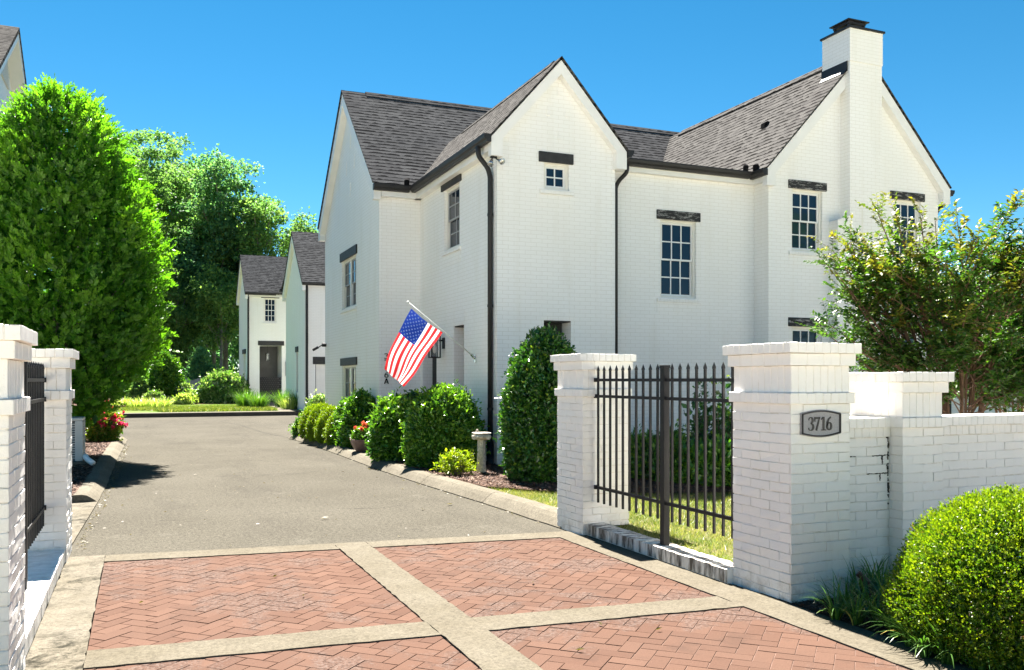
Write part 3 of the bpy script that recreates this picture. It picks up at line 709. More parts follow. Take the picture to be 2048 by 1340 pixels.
def railing(x, y0, y1, ypost, label, n_near, n_far):
    t_ = thing('metal_railing', label, 'railing', (x, ypost, 0.118))
    mb = MB(); mb.box(x - 0.03, x + 0.03, ypost - 0.03, ypost + 0.03, 0.118, 1.60); mb.box(x - 0.034, x + 0.034, ypost - 0.034, ypost + 0.034, 1.60, 1.625); mb.build('post', 'black_iron', t_, bevel=0.003)
    for a, b in ((y0, ypost - 0.036), (ypost + 0.036, y1)):
        for z in (0.47, 1.345, 1.50):
            mb = MB(); mb.box(x - 0.013, x + 0.013, a, b, z - 0.013, z + 0.013)
            e = a if a == y0 else b
            mb.box(x - 0.02, x + 0.02, min(e, e + (0.04 if e == a else -0.04)), max(e, e + (0.04 if e == a else -0.04)), z - 0.019, z + 0.019)
            mb.build('rail', 'black_iron', t_)
    for a, b, n in ((y0 + 0.06, ypost - 0.11, n_near), (ypost + 0.11, y1 - 0.05, n_far)):
        for i in range(n):
            y = a + (b - a) * i / (n - 1); w = 0.0088
            mb = MB(); mb.box(x - w, x + w, y - w, y + w, 0.325, 1.585)
            z0, z1, z2 = 1.5855, 1.60, 1.640; k = 0.0105
            mb.add([(x - k, y - k, z0), (x + k, y - k, z0), (x + k, y + k, z0), (x - k, y + k, z0), (x - k, y - k, z1), (x + k, y - k, z1), (x + k, y + k, z1), (x - k, y + k, z1), (x, y, z2)],
                   [(0, 1, 5, 4), (1, 2, 6, 5), (2, 3, 7, 6), (3, 0, 4, 7), (4, 5, 8), (5, 6, 8), (6, 7, 8), (7, 4, 8)])
            mb.build('picket', 'black_iron', t_)
railing(4.05, 5.322, 7.514, 6.30, 'black iron picket railing on the grimy low wall, right of the drive', 8, 10)
railing(-0.715, 5.222, 8.038, 6.62, 'black iron picket railing on the white sill wall, left of the drive', 12, 12)

# ------------------------------------------------------------------ numbers (drawn as strokes of varying width)
def stroke(mb, pts, P, depth, closed=False):
    """pts: (x, z, width); P maps (x, z, d) to space"""
    n = len(pts); L, Rr = [], []
    for i in range(n):
        a = pts[(i - 1) % n if closed else max(i - 1, 0)]; b = pts[(i + 1) % n if closed else min(i + 1, n - 1)]
        dx, dz = b[0] - a[0], b[1] - a[1]; ln = math.hypot(dx, dz) or 1
        nx, nz = -dz / ln, dx / ln; x, z, w = pts[i]
        L.append((x + nx * w / 2, z + nz * w / 2)); Rr.append((x - nx * w / 2, z - nz * w / 2))
    m = n if closed else n - 1
    for i in range(m):
        j = (i + 1) % n
        q = [L[i], Rr[i], Rr[j], L[j]]
        mb.add([P(x, z, 0) for x, z in q] + [P(x, z, depth) for x, z in q], [(4, 5, 6, 7), (0, 1, 5, 4), (1, 2, 6, 5), (2, 3, 7, 6), (3, 0, 4, 7)])
def arc(cx, cz, rx, rz, a0, a1, w0, wm, n=14, wfun=None):
    out = []
    for i in range(n + 1):
        a = R(a0 + (a1 - a0) * i / n)
        w = wfun(a) if wfun else w0 + (wm - w0) * math.sin(math.pi * i / n)
        out.append((cx + rx * math.cos(a), cz + rz * math.sin(a), w))
    return out
def glyph(ch, mb, P, d, serif=True):
    b = 0.17 if serif else 0.16; t_ = 0.06 if serif else 0.15
    if ch == '3':
        wf = lambda a: t_ + (b - t_) * max(0, math.cos(a)) ** 1.0
        stroke(mb, arc(0.22, 0.76, 0.20, 0.205, 155, -88, 0, 0, 16, wf), P, d); stroke(mb, arc(0.22, 0.27, 0.25, 0.25, 88, -150, 0, 0, 18, wf), P, d)
        if serif: stroke(mb, [(0.02, 0.80, 0.10), (0.07, 0.80, 0.10)], P, d); stroke(mb, [(0.0, 0.17, 0.10), (0.05, 0.17, 0.10)], P, d)
    elif ch == '7':
        stroke(mb, [(0.0, 0.92, 0.16), (0.52, 0.92, 0.16)], P, d); stroke(mb, [(0.50, 0.99, 0.09), (0.36, 0.55, 0.13), (0.17, 0.0, 0.15)], P, d)
        if serif: stroke(mb, [(0.045, 0.86, 0.09), (0.045, 0.64, 0.03)], P, d)
    elif ch == '1':
        stroke(mb, [(0.26, 0.0, b), (0.26, 1.0, b)], P, d); stroke(mb, [(0.20, 0.95, 0.12), (0.02, 0.80, 0.07)], P, d)
        if serif: stroke(mb, [(0.04, 0.03, 0.07), (0.50, 0.03, 0.07)], P, d)
    elif ch == '6':
        wf = lambda a: t_ + (b - t_) * abs(math.cos(a))
        stroke(mb, arc(0.27, 0.30, 0.205, 0.27, 0, 345, 0, 0, 24, wf), P, d, True)
        stroke(mb, [(0.075, 0.34, b), (0.10, 0.58, b * 0.95), (0.22, 0.82, b * 0.75), (0.43, 0.98, 0.09)], P, d)
    elif ch == 'A':
        stroke(mb, [(0.02, 0.0, 0.14), (0.27, 1.0, 0.14)], P, d); stroke(mb, [(0.27, 1.0, 0.14), (0.52, 0.0, 0.14)], P, d); stroke(mb, [(0.10, 0.30, 0.12), (0.44, 0.30, 0.12)], P, d)

pq = thing('address_plaque', 'black framed number plaque reading 3716 on the gate pillar', 'sign', (4.248, 4.69, 1.205))
def plaque_outline(hw, hz, bulge, n=10):
    pts = []
    for i in range(n + 1):
        x = -hw + 2 * hw * i / n; pts.append((x, -hz - bulge * math.cos(x / hw * math.pi / 2)))
    for i in range(n + 1):
        x = hw - 2 * hw * i / n; pts.append((x, hz + bulge * math.cos(x / hw * math.pi / 2)))
    return pts
px, pz = 4.248, 1.205
po, pi_ = plaque_outline(0.170, 0.072, 0.022), plaque_outline(0.155, 0.058, 0.021)
yf = 4.6945
mb = MB(); mb.prism([(px + x, yf - 0.002, pz + z) for x, z in po], (0, -0.012, 0)); mb.build('panel', 'plaque_field', pq)
mb = MB(); n = len(po)
for i in range(n):
    j = (i + 1) % n
    a, b, c_, d_ = po[i], po[j], pi_[j], pi_[i]
    m1 = ((a[0] + d_[0]) / 2, (a[1] + d_[1]) / 2); m2 = ((b[0] + c_[0]) / 2, (b[1] + c_[1]) / 2)
    mb.quad((px + a[0], yf, pz + a[1]), (px + b[0], yf, pz + b[1]), (px + m2[0], yf - 0.028, pz + m2[1]), (px + m1[0], yf - 0.028, pz + m1[1]))
    mb.quad((px + m1[0], yf - 0.028, pz + m1[1]), (px + m2[0], yf - 0.028, pz + m2[1]), (px + c_[0], yf - 0.013, pz + c_[1]), (px + d_[0], yf - 0.013, pz + d_[1]))
mb.build('frame', 'plaque_black', pq, smooth=False)
for i, ch in enumerate('3716'):
    mb = MB(); x0 = 4.137 + i * 0.0515 + (0.004 if ch == '1' else 0); hh = 0.092
    glyph(ch, mb, lambda x, z, d: (x0 + x * hh * 0.95, yf - 0.0145 - d, 1.159 + z * hh), 0.005); mb.build('digit', 'plaque_black', pq)

# black mould in the open joints of the garden wall
def mould(parent, pts, w, yf):
    mb = MB(); out = []
    for a, b_ in zip(pts, pts[1:]):
        k = max(1, int(math.hypot(b_[0] - a[0], b_[1] - a[1]) / 0.012))
        out += [(a[0] + (b_[0] - a[0]) * i / k, a[1] + (b_[1] - a[1]) * i / k) for i in range(k)]
    out.append(pts[-1]); n = len(out)
    for i in range(n - 1):
        (x0, z0), (x1, z1) = out[i], out[i + 1]; d = math.hypot(x1 - x0, z1 - z0); nx, nz = -(z1 - z0) / d, (x1 - x0) / d
        if random.random() < 0.14: continue
        wa, wb = w * random.uniform(0.15, 1.0), w * random.uniform(0.15, 1.0); j = random.gauss(0, 0.0018)
        mb.prism([(x0 + nx * (wa + j), yf, z0 + nz * (wa + j)), (x0 - nx * (wa - j), yf, z0 - nz * (wa - j)), (x1 - nx * (wb - j), yf, z1 - nz * (wb - j)), (x1 + nx * (wb + j), yf, z1 + nz * (wb + j))], (0, 0.012, 0))
    mb.build('mould_crack', 'mould', parent)
yw = 4.9505
for pts, w in (([(5.128, 1.14), (5.132, 0.98), (5.122, 0.86), (5.134, 0.70), (5.128, 0.55)], 0.009), ([(5.10, 1.075), (5.128, 1.075)], 0.010), ([(4.72, 0.94), (4.83, 0.942)], 0.003), ([(4.98, 0.938), (5.128, 0.944)], 0.005), ([(4.70, 0.94), (4.70, 1.005)], 0.005), ([(5.07, 0.94), (5.075, 0.875)], 0.010), ([(4.93, 0.81), (5.128, 0.806)], 0.004), ([(5.05, 0.81), (5.053, 0.74)], 0.006)): mould(WALLS[0], pts, w, yw)
for pts, w in (([(5.562, 1.08), (5.568, 0.95), (5.560, 0.86), (5.575, 0.78)], 0.008), ([(5.56, 1.075), (5.72, 1.078), (5.73, 1.14)], 0.004)): mould(WALLS[1], pts, w, yw)
# ------------------------------------------------------------------ house building kit
def pt(axis, c, a, d, z): return (a, c + d, z) if axis == 'Y' else (c + d, a, z)
def wall_sheet(mb, axis, c, a0, a1, z0, z1, holes=(), reveal=0.11, gable=None):
    As = sorted({a0, a1, *[h[0] for h in holes], *[h[1] for h in holes]}); Zs = sorted({z0, z1, *[h[2] for h in holes], *[h[3] for h in holes]})
    for i in range(len(As) - 1):
        for j in range(len(Zs) - 1):
            ma, mz = (As[i] + As[i + 1]) / 2, (Zs[j] + Zs[j + 1]) / 2
            if any(h[0] < ma < h[1] and h[2] < mz < h[3] for h in holes): continue
            q = [pt(axis, c, As[i], 0, Zs[j]), pt(axis, c, As[i + 1], 0, Zs[j]), pt(axis, c, As[i + 1], 0, Zs[j + 1]), pt(axis, c, As[i], 0, Zs[j + 1])]
            mb.poly(q if axis == 'Y' else q[::-1])
    if gable:
        q = [pt(axis, c, a0, 0, z1), pt(axis, c, a1, 0, z1), pt(axis, c, gable[0], 0, gable[1])]; mb.poly(q if axis == 'Y' else q[::-1])
    for h in holes:
        r = h[4] if len(h) > 4 else reveal
        for a in (h[0], h[1]):
            mb.quad(pt(axis, c, a, 0, h[2]), pt(axis, c, a, r, h[2]), pt(axis, c, a, r, h[3]), pt(axis, c, a, 0, h[3]))
        for z in (h[2], h[3]):
            mb.quad(pt(axis, c, h[0], 0, z), pt(axis, c, h[1], 0, z), pt(axis, c, h[1], r, z), pt(axis, c, h[0], r, z))
def pbox(mb, axis, c, a0, a1, d0, d1, z0, z1, mi=0):
    p, q = pt(axis, c, a0, d0, z0), pt(axis, c, a1, d1, z1)
    mb.box(min(p[0], q[0]), max(p[0], q[0]), min(p[1], q[1]), max(p[1], q[1]), min(p[2], q[2]), max(p[2], q[2]), mi)
def window(house, axis, c, h, cols, rows, hung=True, lintel=None, lmat='charcoal_wood', sill=True, mullion=False, name='window', fm='white_trim'):
    a0, a1, z0, z1 = h[:4]; e = 0.0015
    mb = MB(); f = 0.048                                     # frame
    pbox(mb, axis, c, a0 + e, a0 + f, 0.045, 0.125, z0 + e, z1 - e); pbox(mb, axis, c, a1 - f, a1 - e, 0.045, 0.125, z0 + e, z1 - e)
    pbox(mb, axis, c, a0 + f, a1 - f, 0.047, 0.125, z1 - f, z1 - e); pbox(mb, axis, c, a0 + f, a1 - f, 0.043, 0.125, z0 + e, z0 + 0.04)
    w = mb.build(name, 'cream_frame' if fm == 'white_trim' else fm, house, bevel=0.004)
    bays = [(a0 + f, a1 - f)]
    if mullion:
        m_ = (a0 + a1) / 2; mb = MB(); pbox(mb, axis, c, m_ - 0.045, m_ + 0.045, 0.046, 0.122, z0 + 0.042, z1 - f - 0.002); mb.build('mullion', fm, w); bays = [(a0 + f, m_ - 0.045), (m_ + 0.045, a1 - f)]
    for b0, b1 in bays:
        zt, zb = z1 - f, z0 + 0.04; zm = (zt + zb) / 2
        parts = [(zm - 0.02, zt, 0.066, rows), (zb, zm + 0.018, 0.094, rows)] if hung else [(zb, zt, 0.07, rows)]
        for (za, zc, d, rr) in parts:
            mb = MB(); s = 0.032
            pbox(mb, axis, c, b0, b0 + s, d, d + 0.027, za, zc); pbox(mb, axis, c, b1 - s, b1, d, d + 0.027, za, zc)
            pbox(mb, axis, c, b0 + s, b1 - s, d + 0.001, d + 0.026, za, za + s); pbox(mb, axis, c, b0 + s, b1 - s, d + 0.001, d + 0.026, zc - s, zc)
            for i in range(1, cols):
                x = b0 + s + (b1 - b0 - 2 * s) * i / cols; pbox(mb, axis, c, x - 0.011, x + 0.011, d + 0.003, d + 0.024, za + s, zc - s)
            for j in range(1, rr):
                z = za + s + (zc - za - 2 * s) * j / rr; pbox(mb, axis, c, b0 + s, b1 - s, d + 0.005, d + 0.022, z - 0.011, z + 0.011)
            mb.build('sash', 'shaded_sash' if axis == 'X' else fm, w)  # drive-side sashes get the grey with shade painted in
            mb = MB(); pbox(mb, axis, c, b0 + 0.006, b1 - 0.006, d + 0.0135, d + 0.018, za + 0.006, zc - 0.006); mb.build('pane', 'window_glass', w)
    mb = MB(); pbox(mb, axis, c, a0 - 0.02, a1 + 0.02, 0.20, 0.22, z0 - 0.02, z1 + 0.02); mb.build('dark_backing', 'dark_void', w)  # dark sheet standing in for the unlit room behind the panes
    if lintel:
        l0, l1, lz0, lz1 = lintel; mb = MB()
        k = 7
        for i in range(k):                                  # a hewn beam: its face is slightly uneven
            x0_, x1_ = l0 + (l1 - l0) * i / k, l0 + (l1 - l0) * (i + 1) / k
        pbox(mb, axis, c, l0, l1, -0.032, 0.10, lz0 + 0.002, lz1); mb.build('lintel', lmat, w, bevel=0.008)
    if sill:
        mb = MB(); k = max(3, round((a1 - a0 + 0.16) / 0.067)); st = (a1 - a0 + 0.16) / k
        for i in range(k):
            x0_ = a0 - 0.08 + i * st
            p = [(x0_ + 0.0015, 0.10, z0 - 0.002), (x0_ + 0.0015, -0.04, z0 - 0.022), (x0_ + 0.0015, -0.04, z0 - 0.085), (x0_ + 0.0015, 0.10, z0 - 0.085)]
            mb.prism([pt(axis, c, a, d, z) for a, d, z in p], Vector(pt(axis, 0, st - 0.003, 0, 0)))
        mb.build('sill', 'painted_brick', w)
        mb = MB(); pbox(mb, axis, c, a0 - 0.075, a1 + 0.075, -0.007, 0.02, z0 - 0.285, z0 - 0.088); mb.build('apron', 'painted_brick', w)
    return w
def slab(mb, pts, th, mi=0):
    """roof slab: top face pts, thickness downwards"""
    P_ = [Vector(p) for p in pts]; nr = (P_[1] - P_[0]).cross(P_[2] - P_[0]).normalized()
    if nr.z < 0: nr = -nr
    mb.prism(P_, -nr * th, mi)
def gutter(mb, p0, p1, out, drop=0.0):
    p0, p1, out = Vector(p0), Vector(p1), Vector(out).normalized()
    prof = [(0.0, 0.0), (0.075, 0.0), (0.085, 0.03), (0.115, 0.055), (0.125, 0.10), (0.125, 0.122), (0.0, 0.122)]
    mb.prism([p0 + out * a + Vector((0, 0, b - 0.122 - drop)) for a, b in prof], p1 - p0)
def curve_path(pts, n=6):
    """rounds the corners of a polyline"""
    pts = [Vector(p) for p in pts]; out = [pts[0]]
    for a, b, c_ in zip(pts, pts[1:], pts[2:]):
        r = min((b - a).length, (c_ - b).length) * 0.45
        p, q = b + (a - b).normalized() * r, b + (c_ - b).normalized() * r
        for i in range(n + 1):
            t_ = i / n; out.append(p * (1 - t_) ** 2 + b * 2 * t_ * (1 - t_) + q * t_ ** 2)
    out.append(pts[-1]); return out
def rake(mb, axis, c0, c1, e0, e1, ze, am, za, w=0.20, ret=0.24):
    """white verge board down both slopes of a gable with boxed returns at the eaves"""
    s0 = (za - ze) / (am - e0)
    for sgn, e in ((1, e0), (-1, e1)):
        sl = (za - ze) / abs(am - e)
        pts = [(e, ze - 0.30), (e, ze), (am, za), (am, za - w * math.sqrt(1 + sl * sl)), (e + sgn * ret, ze + sl * ret - w * math.sqrt(1 + sl * sl)), (e + sgn * ret, ze - 0.30)]
        if sgn < 0: pts = pts[::-1]
        mb.prism([pt(axis, c0, a, 0, z) for a, z in pts], Vector(pt(axis, 0, 0, c1 - c0, 0)))

HW = 'painted_brick'
house = thing('brick_house', 'large white painted brick house with three gables and a chimney, facing the gate', 'house', (5.38, 13.36, 0))
ZE = 5.50
# --- west block: gable end towards the drive, front wall with the house number
h_w1 = (19.75, 21.25, 3.19, 4.35); h_w2 = (19.75, 21.2, 0.35, 1.84)
mb = MB()
wall_sheet(mb, 'X', 4.51, 17.65, 23.35, 0.0, ZE, [h_w1, h_w2], 0.19, (20.5, 8.16))
wall_sheet(mb, 'Y', 17.65, 4.51, 5.38, 0.0, ZE); mb.quad((4.51, 23.35, 0), (17, 23.35, 0), (17, 23.35, ZE), (4.51, 23.35, ZE))
for (y, z) in ((20.35, 6.9), (20.75, 6.35), (19.95, 6.35), (20.35, 5.8)): pbox(mb, 'X', 4.51, y - 0.045, y + 0.045, -0.012, 0.02, z, z + 0.30)
mb.build('wall', HW, house)
window(house, 'X', 4.51, h_w1, 2, 2, True, (19.62, 21.38, 4.35, 4.56), mullion=True)
window(house, 'X', 4.51, h_w2, 2, 2, True, (19.62, 21.33, 1.84, 2.02), mullion=True)
mb = MB()
slab(mb, [(4.33, 17.48, 5.50), (17.5, 17.48, 5.50), (17.5, 20.5, 8.27), (4.33, 20.5, 8.27)], 0.018)
slab(mb, [(17.5, 23.52, 5.50), (4.33, 23.52, 5.50), (4.33, 20.5, 8.27), (17.5, 20.5, 8.27)], 0.018)
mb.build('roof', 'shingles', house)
mb = MB(); mb.prism([(4.9, 20.36, 8.165), (4.9, 20.5, 8.300), (4.9, 20.64, 8.165)], (11.5, 0, 0)); mb.build('ridge_vent', 'shingles', house)
mb = MB(); rake(mb, 'X', 4.36, 4.509, 17.52, 23.48, 5.47, 20.5, 8.205, 0.22, 0.16); mb.build('bargeboard', 'white_trim', house)
# --- bay: narrow front gable that steps forward to the drive
BX0, BX1, BY = 5.38, 7.58, 13.36
h_b1 = (6.22, 6.69, 4.70, 5.14); h_b2 = (6.22, 6.73, 0.9, 2.50, 0.36); h_s1 = (15.2, 16.07, 3.96, 5.12)
h_door = (16.55, 17.45, 0.135, 2.40, 0.24); h_slot = (14.96, 15.51, 0.95, 2.50, 0.36)
mb = MB()
wall_sheet(mb, 'Y', BY, BX0, BX1, 0.0, ZE, [h_b1, h_b2], 0.11, (6.48, 6.80))
wall_sheet(mb, 'X', BX0, BY, 17.65, 0.0, ZE, [h_s1, h_door, h_slot], 0.13)
mb.quad((BX1, BY, 0), (BX1, 17.6, 0), (BX1, 17.6, ZE), (BX1, BY, ZE))
for (x, z) in ((6.50, 6.28), (6.30, 5.93), (6.66, 5.93), (6.50, 5.56)): pbox(mb, 'Y', BY, x - 0.035, x + 0.035, -0.010, 0.02, z, z + 0.15)
pbox(mb, 'X', BX0, 14.90, 15.57, -0.006, 0.02, 2.53, 2.74); pbox(mb, 'Y', BY, 6.14, 6.81, -0.006, 0.02, 2.53, 2.72)
mb.build('wall', HW, house)
window(house, 'Y', BY, h_b1, 2, 2, False, (6.125, 6.765, 5.14, 5.315))
window(house, 'X', BX0, h_s1, 2, 2, True, (15.08, 16.2, 5.12, 5.325))
mb = MB(); pbox(mb, 'Y', BY, 6.10, 6.85, 0.361, 0.38, 0.8, 2.6); mb.build('porch_dark_back', 'dark_void', house); mb = MB(); pbox(mb, 'X', BX0, 14.9, 15.6, 0.361, 0.38, 0.85, 2.6); mb.build('porch_dark_back', 'dark_void', house)  # dark panels painted as the shade inside the porch
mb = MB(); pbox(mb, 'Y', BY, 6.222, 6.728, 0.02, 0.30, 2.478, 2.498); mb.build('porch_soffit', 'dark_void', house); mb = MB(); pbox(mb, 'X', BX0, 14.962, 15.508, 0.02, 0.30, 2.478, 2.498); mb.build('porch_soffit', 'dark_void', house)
mb = MB(); pbox(mb, 'X', BX0, 16.56, 17.44, 0.20, 0.235, 0.14, 2.39); dr = mb.build('door', 'black_iron', house)
mb = MB(); 
for z0_, z1_ in ((0.35, 1.0), (1.15, 2.2)): pbox(mb, 'X', BX0, 16.70, 17.30, 0.188, 0.20, z0_, z1_)
mb.build('door_panel', 'black_iron', dr)
mb = MB(); 
def zmain(y): return 8.27 - (20.5 - y) * (8.27 - 5.50) / (20.5 - 17.48)
yb = 20.5 - (8.27 - 6.90) / ((8.27 - 5.50) / 3.02)
slab(mb, [(5.20, 13.20, 5.46), (6.48, 13.20, 6.90), (6.48, yb, 6.90), (5.20, 17.43, 5.46)], 0.018)
slab(mb, [(7.76, 17.43, 5.46), (6.48, yb, 6.90), (6.48, 13.20, 6.90), (7.76, 13.20, 5.46)], 0.018)
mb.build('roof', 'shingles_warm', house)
mb = MB(); mb.prism([(6.37, 13.5, 6.795), (6.48, 13.5, 6.925), (6.59, 13.5, 6.795)], (0, 4.4, 0)); mb.build('ridge_vent', 'shingles_warm', house)
mb = MB(); rake(mb, 'Y', 13.225, 13.359, 5.225, 7.735, 5.43, 6.48, 6.838, 0.155, 0.20); mb.build('bargeboard', 'white_trim', house)
mb = MB(); mb.box(5.24, 5.379, 13.365, 17.64, 5.24, 5.38); mb.build('eaves_board', 'white_trim', house); mb = MB(); mb.box(4.52, 5.379, 17.50, 17.639, 5.24, 5.40); mb.build('eaves_board', 'white_trim', house); mb = MB(); mb.box(7.581, 7.70, 13.365, 13.8, 5.24, 5.40); mb.build('eaves_board', 'white_trim', house)
# --- link wall between the two front gables
LY = 13.92; h_l = (8.85, 9.64, 3.03, 4.47)
mb = MB(); wall_sheet(mb, 'Y', LY, BX1, 11.0, 0.0, ZE, [h_l], 0.11); mb.build('wall', HW, house)
window(house, 'Y', LY, h_l, 3, 2, True, (8.77, 9.72, 4.47, 4.64), 'weathered_lintel')
mb = MB(); slab(mb, [(7.60, 13.80, 5.50), (11.1, 13.80, 5.50), (11.1, 18.2, 5.62), (7.60, 18.2, 5.62)], 0.06); mb.build('roof', 'shingles', house)
mb = MB(); mb.box(7.705, 10.975, 13.80, 13.919, 5.26, 5.40); mb.build('eaves_board', 'white_trim', house); mb = MB(); mb.box(10.86, 10.979, 13.52, 13.798, 5.26, 5.40); mb.build('eaves_board', 'white_trim', house)
# --- right wing with the chimney
RY, RX0, RX1 = 13.50, 10.98, 15.36; XM = 13.2
hs_ = [(11.53, 12.28, 3.99, 5.18), (14.12, 14.87, 3.99, 5.18), (11.53, 12.28, 0.9, 2.53), (14.12, 14.87, 0.9, 2.53)]
mb = MB(); wall_sheet(mb, 'Y', RY, RX0, RX1, 0.0, ZE, hs_, 0.11, (XM, 7.93))
mb.quad((RX0, 13.93, 0), (RX0, RY, 0), (RX0, RY, ZE), (RX0, 13.93, ZE)); mb.quad((RX1, RY, 0), (RX1, 23.4, 0), (RX1, 23.4, ZE), (RX1, RY, ZE)); mb.build('wall', HW, house)
for h, zt in ((hs_[0], 5.345), (hs_[1], 5.345), (hs_[2], 2.70), (hs_[3], 2.70)):
    window(house, 'Y', RY, h, 3, 2, True, (h[0] - 0.085, h[1] + 0.095, h[3], zt), 'weathered_lintel')
ze, za, x0, x1 = 5.50, 8.06, 10.82, 15.58
yv = 20.5 - (8.27 - za) / ((8.27 - 5.50) / 3.02)
mb = MB(); slab(mb, [(x0, 13.34, ze), (XM, 13.34, za), (XM, yv, za), (x0, 17.46, ze)], 0.018); slab(mb, [(x1, 17.46, ze), (XM, yv, za), (XM, 13.34, za), (x1, 13.34, ze)], 0.018); mb.build('roof', 'shingles_warm', house)
mb = MB(); mb.prism([(XM - 0.15, 14.1, za - 0.125), (XM, 14.1, za + 0.03), (XM + 0.15, 14.1, za - 0.125)], (0, 5.6, 0)); mb.build('ridge_vent', 'shingles_warm', house)
mb = MB(); rake(mb, 'Y', 13.365, 13.499, x0 + 0.02, x1 - 0.02, ze - 0.035, XM, za - 0.07, 0.19, 0.20); mb.build('bargeboard', 'white_trim', house)
# chimney: stepped stack up the gable
mb = MB(); CX0, CX1, CY0, CY1 = 12.74, 13.56, 13.25, 13.98
mb.box(CX0, CX1, CY0, CY1, 4.66, 7.72); mb.box(CX0 - 0.012, CX1 + 0.012, CY0 - 0.012, CY1 + 0.012, 7.722, 8.36)
mb.box(CX0 - 0.30, CX1 + 0.34, CY0 + 0.002, 13.52, 0.0, 4.60)
mb.prism([(CX0 - 0.30, CY0 + 0.002, 4.602), (CX1 + 0.34, CY0 + 0.002, 4.602), (CX1 + 0.02, CY0 + 0.002, 4.70), (CX0 - 0.02, CY0 + 0.002, 4.70)], (0, 0.25, 0))
ch = mb.build('chimney', HW, house)
mb = MB(); mb.box(CX0 + 0.30, CX0 + 0.318, CY0 - 0.004, CY0 + 0.02, 3.2, 4.85); mb.box(CX0 + 0.18, CX0 + 0.31, CY0 - 0.0045, CY0 + 0.02, 4.85, 4.868); mb.build('panel_joint', 'cream_frame', ch)
mb = MB(); mb.box(CX0 - 0.045, CX1 + 0.045, CY0 - 0.045, CY1 + 0.045, 8.361, 8.40); mb.build('capping', 'gutter_metal', ch)
mb = MB(); mx0, mx1, my0, my1 = CX0 + 0.16, CX1 - 0.24, CY0 + 0.20, CY1 - 0.12
for a in (mx0, mx1 - 0.04):
    for b in (my0, my1 - 0.04): mb.box(a, a + 0.04, b, b + 0.04, 8.40, 8.60)
mb.box(mx0 - 0.02, mx1 + 0.02, my0 - 0.02, my1 + 0.02, 8.4005, 8.44); mb.box(mx0 + 0.06, mx1 - 0.06, my0 + 0.06, my1 - 0.06, 8.44, 8.50)
mb.box(mx0 - 0.01, mx1 + 0.01, my0 - 0.01, my1 + 0.01, 8.55, 8.598)
e = 0.06; c_ = ((mx0 + mx1) / 2, (my0 + my1) / 2)
mb.add([(mx0 - e, my0 - e, 8.604), (mx1 + e, my0 - e, 8.604), (mx1 + e, my1 + e, 8.604), (mx0 - e, my1 + e, 8.604), (mx0 - e, my0 - e, 8.624), (mx1 + e, my0 - e, 8.624), (mx1 + e, my1 + e, 8.624), (mx0 - e, my1 + e, 8.624), (c_[0] - 0.05, c_[1], 8.70), (c_[0] + 0.05, c_[1], 8.70)],
       [(3, 2, 1, 0), (0, 1, 5, 4), (1, 2, 6, 5), (2, 3, 7, 6), (3, 0, 4, 7), (4, 5, 9, 8), (5, 6, 9), (6, 7, 8, 9), (7, 4, 8)]); mb.build('rain_cap', 'gutter_metal', ch)
def zr(x): return za - abs(x - XM) * (za - ze) / (XM - x0)
mb = MB(); zl = zr(CX0)
mb.box(CX0 - 0.022, CX0 - 0.013, 13.30, CY1 + 0.03, zl - 0.03, zl + 0.17); mb.prism([(CX0 - 0.02, 13.32, zl + 0.012), (CX0 - 0.02, CY1 + 0.03, zl + 0.012), (CX0 - 0.07, CY1 + 0.03, zr(CX0 - 0.07) + 0.008), (CX0 - 0.07, 13.32, zr(CX0 - 0.07) + 0.008)], (0, 0, 0.006)); mb.build('flashing', 'gutter_metal', ch)
# roof vent
mb = MB(); vx, vy = 12.05, 14.9; vz = zr(vx)
mb.prism([(vx - 0.09, vy - 0.06, vz - 0.08), (vx - 0.075, vy - 0.06, vz + 0.03), (vx + 0.0, vy - 0.06, vz + 0.075), (vx + 0.06, vy - 0.06, vz + 0.06)], (0, 0.12, 0)); mb.build('roof_vent', 'flat_black', house)
# low white extension to the right of the wing
mb = MB(); mb.box(15.362, 26, 14.6, 14.85, 0, 2.55); mb.build('side_wall', HW, house)
# gutters and downpipes
GM = 'gutter_metal'
mb = MB(); gutter(mb, (5.215, 13.20, 5.465), (5.215, 17.46, 5.465), (-1, 0, 0)); mb.build('gutter', GM, house)
mb = MB(); gutter(mb, (4.34, 17.505, 5.462), (5.089, 17.505, 5.462), (0, -1, 0)); mb.build('gutter', GM, house)
mb = MB(); mb.tube([(5.03, 17.44, 5.46), (5.03, 17.44, 5.56), (5.06, 17.52, 5.60)], 0.055, 10); mb.build('gutter_guard', 'flat_black', house)
mb = MB(); gutter(mb, (7.745, 13.20, 5.465), (7.745, 13.795, 5.465), (1, 0, 0)); mb.build('gutter', GM, house)
mb = MB(); gutter(mb, (7.59, 13.795, 5.468), (10.73, 13.795, 5.468), (0, -1, 0)); mb.build('gutter', GM, house)
mb = MB(); gutter(mb, (10.855, 13.36, 5.466), (10.855, 13.80, 5.466), (-1, 0, 0)); mb.build('gutter', GM, house)
mb = MB(); mb.tube([(10.62, 13.72, 5.47), (10.62, 13.72, 5.55), (10.68, 13.78, 5.57)], 0.05, 10); mb.tube([(10.80, 13.66, 5.47), (10.80, 13.66, 5.57), (10.86, 13.70, 5.59)], 0.05, 10); mb.build('gutter_guard', 'flat_black', house)
mb = MB(); gutter(mb, (15.56, 13.36, 5.46), (15.56, 17.4, 5.46), (1, 0, 0)); mb.build('gutter', GM, house)
def downpipe(path, r, name='downpipe'):
    mb = MB(); mb.tube(curve_path(path), r, 12); return mb.build(name, GM, house, smooth=True)
dp = downpipe([(5.15, 13.62, 5.36), (5.15, 13.62, 5.20), (5.29, 13.55, 5.0), (5.325, 13.53, 4.86), (5.325, 13.53, 0.10)], 0.043)
mb = MB()
